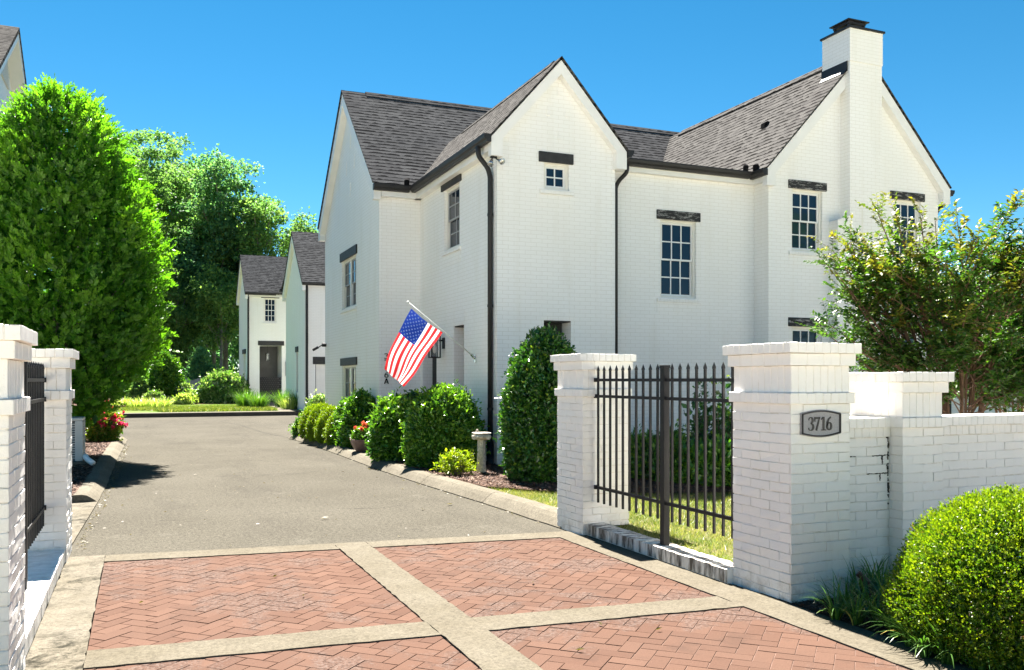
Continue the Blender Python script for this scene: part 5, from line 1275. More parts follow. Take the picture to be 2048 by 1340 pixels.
# the deep shade of the wood behind them reads as one mass
r_ = np.random.default_rng(5); parts = []
for i in range(150):
    q = at(r_.uniform(60, 520), r_.uniform(70, 84)); m = 170; cr = r_.uniform(1.2, 2.2)
    dd = unit(r_.normal(size=(m, 3))); pos = np.array([q.x, q.y, r_.uniform(0.3, 9.5)]) + dd * (cr * r_.uniform(0.3, 1, m) ** 0.6)[:, None]
    LL = 0.5 * r_.uniform(0.6, 1.2, m); V, F = leaves(pos, unit(r_.normal(size=(m, 3))), unit(UP + r_.normal(size=(m, 3)) * 0.5), LL, LL * 0.6); parts.append((V, F, 0.0))
V, F, T = joinVF(parts); tag(np_mesh('woodland', V, F, 'wood_leaf_dark', None, T), 'shaded mass of the wood behind the nearer trees', 'woodland', kind='stuff')

# --- crape myrtle behind the garden wall
def myrtle(label, c, spread, H, nb, seed, low=0.25, bias=(0, 0), sprays=()):
    r_ = np.random.default_rng(seed); c = Vector(c)
    t_ = thing('crape_myrtle', label, 'shrub', tuple(c), 0, 'crape myrtles behind the wall')
    mb = MB(); parts = []
    ns = 12
    for s in range(ns):
        a = s * 2.4 + seed; q = r_.uniform(0.25, 0.6)
        b0 = c + Vector((math.cos(a) * 0.12, math.sin(a) * 0.12, -0.05)); m1 = c + Vector((math.cos(a) * spread * q * 0.45, math.sin(a) * spread * q * 0.45, H * 0.42))
        m2 = c + Vector((math.cos(a) * spread * q * 0.9 + bias[0] * 0.4, math.sin(a) * spread * q * 0.9 + bias[1] * 0.4, H * 0.75))
        mb.tube(curve_path([b0, m1, m2], 4), [0.021] + [0.016] * 5 + [0.009], 7)
        for k in range(nb):
            f = r_.uniform(low, 1.0); base = b0.lerp(m1, f * 2) if f < 0.5 else m1.lerp(m2, f * 2 - 1)
            aa = a + r_.normal() * 0.9
            ln = spread * r_.uniform(0.30, 0.62) * (1.25 - 0.55 * f)
            e = base + Vector((math.cos(aa) * ln + bias[0] * 0.25, math.sin(aa) * ln + bias[1] * 0.25, ln * r_.uniform(0.2, 1.0) * (0.5 + f)))
            if e.z > c.z + H: e.z = c.z + H - r_.uniform(0, 0.3)
            mid = base.lerp(e, 0.5) + Vector((0, 0, 0.07 * ln))
            mb.tube([base, mid, e], [0.009, 0.006, 0.003], 5)
            young = 1.0 if (f > 0.55 and r_.uniform() < 0.28) else 0.0
            for w in range(12):
                g_ = r_.uniform(0.35, 1.0); st = np.array(base.lerp(mid, g_ * 2) if g_ < 0.5 else mid.lerp(e, g_ * 2 - 1))
                dr = unit(np.array(e - base) * 0.7 / max(ln, 0.1) + r_.normal(size=3) * 0.55 + np.array([0, 0, 0.15]))
                tl = r_.uniform(0.14, 0.30); m = 13; f_ = np.linspace(0.15, 1, m)
                pos = st + dr * (tl * f_)[:, None] + r_.normal(size=(m, 3)) * 0.006
                sd = unit(np.cross(dr, UP + r_.normal(size=3) * 0.3)); sg = np.where(np.arange(m) % 2, 1, -1)[:, None]
                d = unit(dr * 0.55 + sd * sg * 0.9 + r_.normal(size=(m, 3)) * 0.25); LL = r_.uniform(0.045, 0.075, m)
                V, F = leaves(pos, d, unit(UP + r_.normal(size=(m, 3)) * 0.4), LL, LL * 0.58)
                parts.append((V, F, np.repeat(np.clip(young * (f_ * 0.9) * r_.uniform(0.3, 1.1, m), 0, 1), 4)))
                mb.tube([Vector(st), Vector(st + dr * tl)], [0.003, 0.0015], 3, cap=False)
    for (e, nt, yg) in [(a_[0], int(a_[1] * 1.6), a_[2]) for a_ in sprays]:                             # long arching side branches with loose sprays of leaves
        e = Vector(e); a = r_.uniform(0, 6.28); base = c + Vector((-0.1, 0, r_.uniform(0.35, 0.9))); mid = base.lerp(e, 0.55) + Vector((0, 0, 0.12 if e.z > 1.8 else 0.25))
        mb.tube(curve_path([base, mid, e], 4), [0.018] + [0.012] * 5 + [0.004], 6)
        for w in range(nt):
            g_ = 1 - 0.5 * r_.uniform() ** 1.3 if w else 1.0; st = np.array(base.lerp(mid, g_ * 2) if g_ < 0.5 else mid.lerp(e, g_ * 2 - 1)); dr = unit(np.array((e - base).normalized()) * 0.5 + r_.normal(size=3) * np.array([0.6, 0.6, 0.3]) + np.array([0, 0, 0.1]))
            tl = r_.uniform(0.16, 0.36); m = 13; f_ = np.linspace(0.15, 1, m); pos = st + dr * (tl * f_)[:, None]
            sd = unit(np.cross(dr, UP + r_.normal(size=3) * 0.3)); sg = np.where(np.arange(m) % 2, 1, -1)[:, None]; dl = unit(dr * 0.55 + sd * sg * 0.9 + r_.normal(size=(m, 3)) * 0.25); LL = r_.uniform(0.045, 0.07, m)
            V, F = leaves(pos, dl, unit(UP + r_.normal(size=(m, 3)) * 0.4), LL, LL * 0.58); parts.append((V, F, np.repeat(np.clip(yg * f_ * r_.uniform(0.3, 1.2, m), 0, 1), 4)))
            mb.tube([Vector(st), Vector(st + dr * tl)], [0.003, 0.0015], 3, cap=False)
    V, F, T = joinVF(parts); np_mesh('crown', V, F, 'myrtle_leaf', t_, T); mb.build('stem', 'myrtle_bark', t_)
def atz(px, py, D): q = at(px, D); q.z = EYE - (py - 760) / 1763 * D; return q
SPR = [(atz(1665, 500, 10.2), 9, 0.9), (atz(1700, 488, 10.3), 10, 1.0), (atz(1745, 505, 10.1), 9, 1.0), (atz(1672, 545, 10.0), 8, 0.2), (atz(1655, 530, 10.4), 7, 0.1), (atz(1700, 585, 10.0), 8, 0.2), (atz(1660, 650, 9.9), 12, 0.0), (atz(1700, 625, 10.2), 10, 0.1), (atz(1650, 665, 10.2), 10, 0.0), (atz(1735, 660, 9.8), 10, 0.0), (atz(1700, 690, 9.8), 9, 0.0), (atz(1755, 425, 10.3), 9, 0.7), (atz(1790, 432, 10.5), 8, 0.4), (atz(1840, 430, 10.2), 9, 0.9), (atz(1800, 455, 10.2), 10, 0.9), (atz(1870, 440, 10.5), 9, 0.5)]
myrtle('multi stemmed crape myrtle with bronze tips in front of the right gable', at(1915, 10.4, 0.1), 1.50, 3.40, 19, 4, 0.34, (-0.30, 0.1), SPR)
myrtle('greener crape myrtle at the right edge of the photo behind the wall', at(2045, 11.4, 0.1), 1.30, 3.05, 13, 9, 0.36)

# --- shrubs along the house and the beds
shrub('tall_holly', 'tall dark green holly cone beside the gate pillar', 'shrub', at(1092, 12.35, 0.1), 0.60, 0.60, 2.13, 5400, 0.062, 0.034, 'holly_leaf', 'holly', 4, 0.06, 0.25, seed=1)
shrub('laurel_shrub', 'big rounded glossy shrub left of the stone pedestal', 'shrub', at(889, 14.3, 0.1), 0.66, 0.62, 1.29, 4600, 0.066, 0.035, 'laurel_leaf', 'mound', 4, 0.06, 0.45, seed=2)
shrub('laurel_shrub', 'narrower glossy shrub between the planter and the big round shrub', 'shrub', at(792, 15.4, 0.1), 0.43, 0.48, 1.08, 2800, 0.085, 0.036, 'laurel_leaf', 'mound', 4, 0.07, 0.4, seed=3, up=0.1)
shrub('laurel_shrub', 'shaded dark shrub against the wall under the house number', 'shrub', at(829, 16.2, 0.1), 0.40, 0.40, 1.16, 1900, 0.075, 0.035, 'holly_leaf', 'mound', 4, 0.06, 0.1, seed=4)
shrub('laurel_shrub', 'dark shrub behind the planter, below the lower gable window', 'shrub', at(722, 18.3, 0.1), 0.42, 0.42, 1.12, 2300, 0.075, 0.035, 'laurel_leaf', 'mound', 4, 0.08, 0.3, seed=5)
shrub('laurel_shrub', 'leafy shrub pressed against the clipped yew, left of the planter', 'shrub', at(697, 18.9, 0.1), 0.30, 0.34, 0.95, 1700, 0.075, 0.033, 'laurel_leaf', 'mound', 4, 0.08, 0.5, seed=6)
for i, (px_, D_, r0, h0, lb) in enumerate([(630, 21.2, 0.36, 0.80, 'clipped yellow green yew mound, farthest one of the row'), (646, 20.5, 0.36, 0.84, 'clipped yew mound next to the farthest one'), (664, 19.8, 0.35, 0.80, 'clipped yew mound, second from the planter'), (683, 19.1, 0.33, 0.72, 'clipped yew mound nearest to the planter')]):
    shrub('yew_mound', lb, 'shrub', at(px_, D_, 0.1), r0, r0 * 1.15, h0, 3000, 0.042, 0.014, 'yew_leaf', 'mound', 4, 0.04, 0.5, 'clipped yew mounds along the kerb', 10 + i, spread=0.5, deep=0.08)
shrub('euonymus_shrub', 'silvery speckled shrub in front of the garage wall', 'shrub', at(641, 24.0, 0.1), 0.40, 0.40, 0.98, 2200, 0.07, 0.04, 'pale_leaf', 'mound', 4, 0.06, 0.35, seed=20)
shrub('low_shrub', 'small dark shrub at the far end of the kerb', 'shrub', at(608, 22.4, 0.06), 0.24, 0.24, 0.48, 900, 0.07, 0.032, 'laurel_leaf', 'mound', 4, 0.08, 0.3, seed=21)
shrub('yellow_shrub', 'small loose yellow green shrub in the mulch before the pedestal', 'shrub', at(914, 12.9, 0.1), 0.30, 0.26, 0.36, 300, 0.05, 0.02, 'yellow_leaf', 'mound', 3, 0.25, 0.3, seed=22, deep=0.55, zmin=0.25)
for i, (px_, D_, r0, h0, mt, lb) in enumerate([(1285, 12.6, 0.32, 0.60, 'laurel_leaf', 'leafy bush behind the railing, nearest to the gate pillar'), (1342, 12.3, 0.40, 0.64, 'holly_leaf', 'dark bush behind the railing post'), (1395, 12.0, 0.38, 0.46, 'laurel_leaf', 'low bright bush in the middle behind the railing'), (1448, 11.7, 0.42, 0.52, 'laurel_leaf', 'bush behind the railing hidden partly by the plaque pillar'), (1510, 11.6, 0.42, 0.55, 'laurel_leaf', 'bush behind the plaque pillar')]):
    shrub('border_bush', lb, 'shrub', at(px_, D_, 0.1), r0, r0, h0, 900, 0.085, 0.034, mt, 'mound', 4, 0.2, 0.25, 'bushes in the shaded bed behind the railing', 30 + i, spread=0.8, deep=0.35)
for i, (px_, D_, h0, lb) in enumerate([(1402, 12.9, 1.42, 'tall thin open camellia behind the railing, left one'), (1446, 12.7, 1.50, 'tall thin open camellia nearest to the plaque pillar')]):
    shrub('camellia', lb, 'shrub', at(px_, D_, 0.1), 0.26, 0.26, h0, 200, 0.07, 0.038, 'holly_leaf', 'egg', 3, 0.3, 0.05, 'thin camellias behind the railing', 40 + i, deep=0.9, zmin=0.3)
# rose bush
rb = shrub('rose_bush', 'rose bush full of pink and red blooms on the left mulch bed', 'shrub', at(207, 20.4, 0.1), 0.40, 0.40, 0.78, 1100, 0.06, 0.032, 'rose_leaf', 'mound', 4, 0.22, 0.4, seed=50, deep=0.4)
def blooms(parent, c, rx, h, n, size, mat, seed, tmin=0.25):
    r_ = np.random.default_rng(seed); p, nr, t, a = shell(n, c, rx, rx, h, 'mound', 0.22, seed, (-0.12, 0.05), tmin)
    parts = []
    for i in range(n):
        m = 16; s = size * r_.uniform(0.7, 1.2); d = unit(nr[i] + UP * 0.4 + r_.normal(size=(m, 3)) * 0.7)
        V, F = leaves(p[i] + r_.normal(size=(m, 3)) * s * 0.12, d, unit(nr[i] + r_.normal(size=(m, 3)) * 0.6), s * 0.6, s * 0.55, 0.2, -0.2); parts.append((V, F, np.repeat(np.full(m, float(r_.uniform() < 0.3) * 0.8), 4)))
    V, F, T = joinVF(parts); return np_mesh('blossom', V, F, mat, parent, T)
blooms(rb, at(207, 20.4, 0.1), 0.42, 0.80, 46, 0.105, 'rose_petal', 51, 0.35)
# far planting round the court
shrub('cone_shrub', 'big dark green cone shrub on the far lawn', 'shrub', at(331, 48.5, 0.3), 0.90, 0.90, 2.75, 4200, 0.14, 0.075, 'laurel_leaf', 'egg', 3, 0.05, 0.2, seed=60)
shrub('cone_shrub', 'smaller cone shrub half hidden by the hornbeam, on the far lawn', 'shrub', at(279, 47.5, 0.3), 0.55, 0.55, 1.45, 1800, 0.13, 0.07, 'wood_leaf', 'cone', 3, 0.06, 0.3, seed=61)
shrub('cone_shrub', 'dim conical evergreen behind the board fence', 'shrub', at(402, 57, 0.5), 1.0, 1.0, 3.1, 2800, 0.2, 0.1, 'wood_leaf_dark', 'cone', 3, 0.07, 0.3, seed=62)
shrub('hydrangea', 'broad pale green hydrangea left of the far porch', 'shrub', at(449, 45.5, 0.25), 1.25, 0.9, 1.55, 3600, 0.17, 0.10, 'pale_leaf', 'mound', 3, 0.1, 0.15, seed=63)
shrub('hydrangea', 'low spreading pale shrub beside the big hydrangea', 'shrub', at(398, 46.0, 0.28), 0.75, 0.5, 0.55, 1300, 0.14, 0.08, 'pale_leaf', 'mound', 3, 0.1, 0.2, seed=64)
shrub('hydrangea', 'small white green shrub at the foot of the big cone shrub', 'shrub', at(306, 45.0, 0.25), 0.42, 0.38, 0.58, 900, 0.13, 0.075, 'pale_leaf', 'mound', 3, 0.1, 0.6, seed=65)
shrub('hydrangea', 'pale shrub between the big cone shrub and the board fence', 'shrub', at(369, 48.0, 0.3), 0.36, 0.36, 0.98, 900, 0.13, 0.075, 'pale_leaf', 'mound', 3, 0.1, 0.3, seed=66)
for i, (px_, D_, lb) in enumerate([(366, 43.5, 'leafy edging plant at the back of the far lawn, left one'), (378, 44.2, 'leafy edging plant next to the low hydrangea')]):
    shrub('edging_plant', lb, 'plant', at(px_, D_, 0.24), 0.36, 0.3, 0.42, 500, 0.16, 0.05, 'variegated_leaf', 'mound', 3, 0.1, 0.1, 'edging plants of the far lawn', 67 + i, stems=False)

def grass_clump(name, label, cat, c, n, ln, w, mat, group, seed, droop=0.9, r0=0.06, segs=5, rot=None):
    r_ = np.random.default_rng(seed); c = np.array(c)
    t_ = thing(name, label, cat, tuple(c), 0, group)
    a = r_.uniform(0, 2 * np.pi, n); L = ln * r_.uniform(0.55, 1.15, n); lean = r_.uniform(0.15, 1.0, n) * droop
    base = c + np.stack([np.cos(a) * r0 * r_.uniform(0, 1, n), np.sin(a) * r0 * r_.uniform(0, 1, n), np.zeros(n)], 1)
    out = np.stack([np.cos(a), np.sin(a), np.zeros(n)], 1); sd = np.stack([-np.sin(a), np.cos(a), np.zeros(n)], 1)
    V = np.empty((n, (segs + 1) * 2, 3)); ang = np.full(n, 1.45) - lean * 0.25; p = base.copy()
    for s in range(segs + 1):
        f = s / segs; wd = w * (1 - f ** 2.2) * 0.5 + 0.0004
        V[:, 2 * s] = p + sd * wd; V[:, 2 * s + 1] = p - sd * wd
        p = p + (out * np.cos(ang)[:, None] + UP * np.sin(ang)[:, None]) * (L / segs)[:, None]; ang = ang - lean * (1.9 / segs)
    b = (np.arange(n) * (segs + 1) * 2)[:, None]
    F = np.concatenate([b + np.array([2 * s, 2 * s + 1, 2 * s + 3, 2 * s + 2]) for s in range(segs)], 1).reshape(-1, 4)
    np_mesh('blades', V.reshape(-1, 3), F, mat, t_); return t_
def G(px, py, z=0.0):
    return at(px, (EYE - z) * 1763 / (py - 760), z)
for i, (px_, py_) in enumerate([(1690, 1222), (1716, 1192), (1738, 1228), (1762, 1196), (1758, 1252), (1786, 1236), (1792, 1276), (1822, 1292), (1848, 1312), (1866, 1290), (1893, 1326), (1672, 1238), (1745, 1172), (1812, 1262), (1925, 1318), (1965, 1340), (2040, 1345), (1715, 1250), (1775, 1212)]):
    grass_clump('liriope', 'strappy dark green lily turf clump in the mulch round the boxwood', 'plant', G(px_, py_, 0.012), 52, 0.29, 0.009, 'liriope_leaf', 'lily turf clumps round the boxwood', 100 + i, 1.25, 0.04)
for i, px_ in enumerate([232, 246, 258, 271, 284, 297, 309, 321, 331]):
    grass_clump('variegated_grass', 'cream striped grass clump edging the far kerb', 'plant', at(px_, 40.3 + (i % 3) * 0.45, 0.17), 110, 0.62, 0.03, 'variegated_leaf', 'striped grass clumps on the far kerb', 130 + i, 0.95, 0.3, 4)
for px_, D_, ln, lb in ((492, 41.5, 0.95, 'tall soft grass clump left of the far porch path'), (518, 40.4, 0.80, 'smaller soft grass clump at the edge of the far porch path')):
    grass_clump('fountain_grass', lb, 'plant', at(px_, D_, 0.2), 420, ln, 0.02, 'ornamental_grass', 'soft grass clumps by the far porch', int(px_), 0.75, 0.42, 4)
for px_, D_, ln, lb in ((568, 41.5, 0.95, 'dark grass clump right of the far porch path, against the wall'), (596, 39.9, 0.95, 'brighter grass clump at the corner of the far house'), (580, 39.7, 0.6, 'pale low grass clump in front of the dark ones')):
    grass_clump('fountain_grass', lb, 'plant', at(px_, D_, 0.18), 420, ln, 0.02, 'ornamental_grass' if ln > 0.7 else 'variegated_leaf', 'grass clumps right of the far porch', int(px_), 0.7, 0.42, 4)

# --- round boxwood at the lower right
bc = Vector((4.47, 3.42, 0.0)); bx = thing('round_boxwood', 'large round yellow green boxwood in front of the garden wall', 'shrub', tuple(bc))
p, nr, t, a = shell(11500, bc, 0.66, 0.66, 0.865, 'mound', 0.05, 71, (0, 0.09))
tn = np.where(rng.uniform(size=len(p)) < 0.25 + 0.5 * t, rng.uniform(0.35, 1, len(p)), 0.05)  # pale young tips thicken upward, putting top light into the leaf tone
n = len(p); parts = []
for k in range(7):
    d = unit(nr * (0.9 if k < 5 else 0.3) + UP * 0.45 + rng.normal(size=(n, 3)) * 0.55); LL = rng.uniform(0.012, 0.020, n) * (1.25 if k >= 5 else 1)
    off = nr * (0.018 * (k % 3)) if k < 5 else -nr * 0.03
    V, F = leaves(p + off + rng.normal(size=(n, 3)) * 0.005, d, unit(nr + rng.normal(size=(n, 3)) * 0.7), LL, LL * 0.62, 0.12, 0.05)
    parts.append((V, F, np.repeat(tn if k < 5 else tn * 0, 4)))
p2, n2, _, _ = shell(5000, bc, 0.61, 0.61, 0.82, 'mound', 0.03, 71, (0, 0.3)); parts.append(tufts(p2, n2, 3, 0.035, 0.024, 0.9, 0.2))
V, F, T = joinVF(parts); np_mesh('foliage', V, F, 'boxwood_leaf', bx, T)
sc_p = []
for (az, tz, rr_, m) in ((-2.30, 0.36, 0.05, 90), (-2.26, 0.25, 0.06, 80), (-1.52, 0.33, 0.09, 70), (-1.45, 0.20, 0.08, 50), (-2.2, 0.45, 0.04, 30)):
    f = PROF['mound'](np.array([tz]))[0]; q = np.array([bc.x + 0.66 * f * math.cos(az), bc.y + 0.66 * f * math.sin(az), tz * 0.865]); sc_p.append(q + rng.normal(size=(m, 3)) * rr_ * np.array([0.6, 0.6, 1]))
sp = np.concatenate(sc_p); on = unit(sp - np.array([bc.x, bc.y, 0.3])); V, F, T = tufts(sp + on * 0.012, on, 2, 0.02, 0.012, 0.7); np_mesh('scorched_foliage', V, F, 'scorched_leaf', bx)
mb = MB()
for i in range(8):
    a_ = i * 0.8; mb.tube([bc + Vector((0, 0, -0.02)), bc + Vector((0.2 * math.cos(a_), 0.2 * math.sin(a_), 0.35)), bc + Vector((0.4 * math.cos(a_), 0.4 * math.sin(a_), 0.6))], [0.02, 0.014, 0.005], 6)
mb.build('stem', 'bark', bx)

# --- loose ground cover
def inpoly(x, y, poly):
    ins = np.zeros(len(x), bool); j = len(poly) - 1
    for i in range(len(poly)):
        xi, yi = poly[i]; xj, yj = poly[j]
        ins ^= ((yi > y) != (yj > y)) & (x < (xj - xi) * (y - yi) / (yj - yi + 1e-12) + xi); j = i
    return ins
def scatter(poly, n, seed):
    r_ = np.random.default_rng(seed); P_ = np.array(poly); x = r_.uniform(P_[:, 0].min(), P_[:, 0].max(), n); y = r_.uniform(P_[:, 1].min(), P_[:, 1].max(), n)
    k = inpoly(x, y, poly); return x[k], y[k]
def blades(name, label, poly, n, z, hgt, seed, w=0.006, dry=0.3):
    x, y = scatter(poly, n, seed); m = len(x); r_ = np.random.default_rng(seed + 1)
    a = r_.uniform(0, 6.28, m); h = hgt * r_.uniform(0.45, 1.2, m); le = r_.normal(size=(m, 2)) * hgt * 0.55
    V = np.empty((m, 3, 3)); V[:, 0] = np.stack([x - np.cos(a) * w / 2, y - np.sin(a) * w / 2, np.full(m, z)], 1); V[:, 1] = np.stack([x + np.cos(a) * w / 2, y + np.sin(a) * w / 2, np.full(m, z)], 1); V[:, 2] = np.stack([x + le[:, 0], y + le[:, 1], z + h], 1)
    patch = 0.5 + 0.5 * np.sin(x * 2.3 + 1.3 * np.sin(y * 1.7)) * np.sin(y * 2.9 + x)
    tn = np.where(r_.uniform(size=m) < dry * patch * 1.6, r_.uniform(0.3, 1, m), 0.0)
    return tag(np_mesh(name, V.reshape(-1, 3), np.arange(m * 3).reshape(-1, 3), 'lawn_blade', None, np.repeat(tn, 3)), label, 'grass', kind='stuff')
blades('lawn_grass', 'sunny patchy grass beside the kerb and behind the railing', [(4.15, 5.2), (7.2, 5.2), (9.5, 8.6), (7.6, 8.9), (6.2, 9.15), (5.3, 9.55), (4.7, 10.0), (4.36, 10.5), (4.16, 10.75), (4.18, 8.15), (4.45, 8.1), (4.45, 7.5), (4.16, 7.4)], 95000, 0.085, 0.042, 7, 0.006, 0.55)
blades('lawn_grass', 'bright strip of lawn along the far kerb', [(0.9, 39.02), (5.5, 39.02), (5.7, 46.5), (-1.5, 46.5), (-4, 42), (0.4, 40.4)], 60000, 0.18, 0.13, 8, 0.03, 0.12)
def chips(label, poly, n, z, ln, seed):
    x, y = scatter(poly, n, seed); m = len(x); r_ = np.random.default_rng(seed + 1)
    pos = np.stack([x, y, z + r_.uniform(0.0, 0.014, m)], 1); a = r_.uniform(0, 6.28, m)
    d = unit(np.stack([np.cos(a), np.sin(a), r_.normal(size=m) * 0.25], 1)); fn = unit(UP + r_.normal(size=(m, 3)) * 0.35); s = unit(np.cross(d, fn)); L = ln * r_.uniform(0.4, 1.3, m)[:, None]; w = L * r_.uniform(0.14, 0.4, m)[:, None]
    V = np.stack([pos - d * L / 2 - s * w / 2, pos + d * L / 2 - s * w * 0.3, pos + d * L / 2 + s * w * 0.4, pos - d * L / 2 + s * w / 2], 1)
    V[:, :, 2] = np.maximum(V[:, :, 2], z + 0.001)
    return tag(np_mesh('mulch_chips', V.reshape(-1, 3), np.arange(m * 4).reshape(-1, 4), 'mulch_chip', None), label, 'mulch', kind='stuff')
chips('dark bark chips round the boxwood', [(3.995, 2.0), (6.2, 2.0), (6.2, 4.94), (3.995, 4.68)], 26000, 0.013, 0.032, 21)
chips('reddish bark chips in the bed along the house', [(4.16, 10.76), (4.36, 10.46), (4.66, 10.0), (5.3, 9.52), (6.2, 9.13), (7.6, 8.87), (9, 8.8), (9, 12.5), (7.4, 13.3), (5.6, 13.3), (5.3, 15.4), (3.93, 15.4), (3.95, 12.4)], 42000, 0.116, 0.05, 22)
chips('bark chips in the left bed under the hornbeam', [(-2.4, 11.95), (-0.74, 11.95), (-0.69, 14), (-0.66, 17.2), (-0.62, 21.5), (-2.4, 21.5)], 22000, 0.101, 0.055, 23)
chips('bark chips in the bed by the planter', [(3.94, 17.32), (5.2, 17.32), (4.5, 17.6), (4.5, 23.2), (3.9, 23.2), (3.93, 20)], 8000, 0.116, 0.06, 24)
# a few fallen leaves and bits on the paving
r_ = np.random.default_rng(31)
for i, (px_, py_) in enumerate([(277, 1210), (1066, 1168), (608, 1195), (545, 1158), (1310, 1265), (905, 1010), (845, 1020), (742, 940), (1205, 1255), (640, 1040), (1150, 1305), (333, 948)]):
    q = G(px_, py_, 0.0); m = 1
    mb = MB(); a = r_.uniform(0, 6.28); L = r_.uniform(0.035, 0.075) * (1.0 if py_ > 1100 else 1.5); w = L * 0.42; z0 = 0.016
    d = Vector((math.cos(a), math.sin(a), 0)); s = Vector((-d.y, d.x, 0)); base = q + Vector((0, 0, z0))
    mb.add([base, base + d * L * 0.45 + s * w / 2 + Vector((0, 0, 0.012)), base + d * L + Vector((0, 0, 0.010)), base + d * L * 0.45 - s * w / 2 + Vector((0, 0, 0.010)), base + d * L * 0.45], [(0, 4, 1), (4, 2, 1), (0, 3, 4), (4, 3, 2)])
    tag(mb.build('fallen_leaf', 'dry_leaf'), 'small dry curled leaf lying on the drive', 'leaf', 'fallen leaves on the drive')

# ------------------------------------------------------------------ garden objects
# weathered stone pedestal
pc = at(963, 13.2, 0.11); pd = thing('stone_pedestal', 'weathered fluted stone pedestal beside the downpipe', 'pedestal', tuple(pc))
mb = MB(); n = 40; rows_ = [(0.075, -0.03), (0.073, 0.0), (0.066, 0.12), (0.064, 0.30), (0.062, 0.46), (0.060, 0.495)]
vs = []
for r0, z in rows_:
    for j in range(n):
        a = 2 * math.pi * j / n; fl_ = 1 - 0.11 * (0.5 + 0.5 * math.cos(10 * a)) ** 2 + random.gauss(0, 0.012); vs.append(pc + Vector((r0 * fl_ * math.cos(a), r0 * fl_ * math.sin(a), z)))
mb.add(vs, [(i * n + j, i * n + (j + 1) % n, (i + 1) * n + (j + 1) % n, (i + 1) * n + j) for i in range(len(rows_) - 1) for j in range(n)]); mb.build('shaft', 'stone', pd)
mb = MB(); mb.lathe(pc + Vector((0, 0, 0.495)), [(0.066, 0.0), (0.085, 0.012), (0.12, 0.03), (0.128, 0.05), (0.118, 0.078), (0.10, 0.085), (0.125, 0.09), (0.127, 0.108), (0.06, 0.111)], 28, power=5)
for sx in (-1, 1):
    q = pc + Vector((sx * 0.108 * math.cos(YAW), -sx * 0.108 * math.sin(YAW), 0.535)); dv = Vector((math.sin(YAW), math.cos(YAW), 0)) * 0.10
    mb.tube([q - dv, q + dv], 0.034, 12)
mb.lathe(pc + Vector((-0.06, 0.02, 0.606)), [(0.03, 0.0), (0.02, 0.02), (0.012, 0.045), (0.002, 0.05)], 8); mb.build('capital', 'stone', pd, bevel=0.004)
# planter with flowers
qc = at(725, 17.0, 0.125); pl = thing('flower_planter', 'square brown tapered planter with coral flowers on the kerb', 'planter', tuple(qc))
mb = MB(); mb.lathe(qc, [(0.105, 0.0), (0.15, 0.05), (0.19, 0.13), (0.213, 0.20), (0.22, 0.235), (0.20, 0.235), (0.195, 0.21)], 32, power=6); o = mb.build('pot', 'planter_wood', pl)
pc2 = qc + Vector((0, 0, 0.215))
mb = MB(); mb.lathe(pc2, [(0.16, 0.0), (0.15, 0.012)], 16); mb.build('soil', 'mulch', pl)
p, nr, t, a = shell(420, pc2, 0.19, 0.19, 0.24, 'mound', 0.1, 81, (0, 0.3)); V, F, T = tufts(p, nr, 3, 0.055, 0.036, 0.6, 0.2, 0.3, np.where(rng.uniform(size=len(p)) < 0.3, 0.7, 0)); np_mesh('foliage', V, F, 'laurel_leaf', pl, T)
blooms(pl, pc2, 0.17, 0.28, 9, 0.10, 'coral_petal', 85, 0.72)
# copper spotlight
lc = G(1731, 1202, 0.012); sl = thing('garden_spotlight', 'bronze spotlight on a stake before the plaque pillar', 'spotlight', tuple(lc))
mb = MB(); mb.tube([lc, lc + Vector((-0.004, 0, 0.10)), lc + Vector((-0.012, 0.0, 0.135))], [0.010, 0.010, 0.013], 10); mb.build('stake', 'bronze', sl)
rt = Vector((math.cos(YAW), -math.sin(YAW), 0)); c0 = lc + Vector((-0.01, 0, 0.148)); dd = (-rt * 0.62 + Vector((0, 0, 0.75)) + Vector((0.0, 0.25, 0))).normalized()
mb = MB(); mb.tube([c0 - dd * 0.04, c0 - dd * 0.038, c0 + dd * 0.055, c0 + dd * 0.056, c0 + dd * 0.045], [0.015, 0.021, 0.021, 0.019, 0.017], 16); mb.build('head', 'bronze', sl)
# air conditioner
ac = thing('air_conditioner', 'cream louvred air conditioner at the foot of the hornbeam', 'air conditioner', (-1.22, 16.6, 0.1))
mb = MB(); mb.box(-1.62, -0.80, 16.15, 17.0, 0.06, 0.155); mb.build('pad', 'kerb_concrete', ac)
mb = MB(); mb.box(-1.55, -0.89, 16.24, 16.88, 0.16, 0.82); mb.build('coil', 'ac_coil_grey', ac)
mb = MB()
for k in range(15): z = 0.20 + k * 0.04; mb.box(-1.56, -0.875, 16.225, 16.895, z, z + 0.016)
mb.build('louvre', 'ac_metal', ac)
mb = MB(); mb.box(-1.575, -0.865, 16.21, 16.91, 0.822, 0.87)
for a in (-1.575, -0.985):
    for b in (16.21, 16.83): mb.box(a, a + 0.12, b, b + 0.08, 0.157, 0.8215)
mb.build('casing', 'ac_metal', ac, bevel=0.012)
el = thing('drain_elbow', 'white plastic drain elbow lying at the foot of the air conditioner', 'pipe', (-0.76, 16.1, 0.12))
mb = MB(); mb.tube(curve_path([(-0.83, 16.2, 0.24), (-0.80, 16.08, 0.20), (-0.70, 15.98, 0.13)]), 0.045, 12); mb.build('pipe', 'white_trim', el, smooth=True)
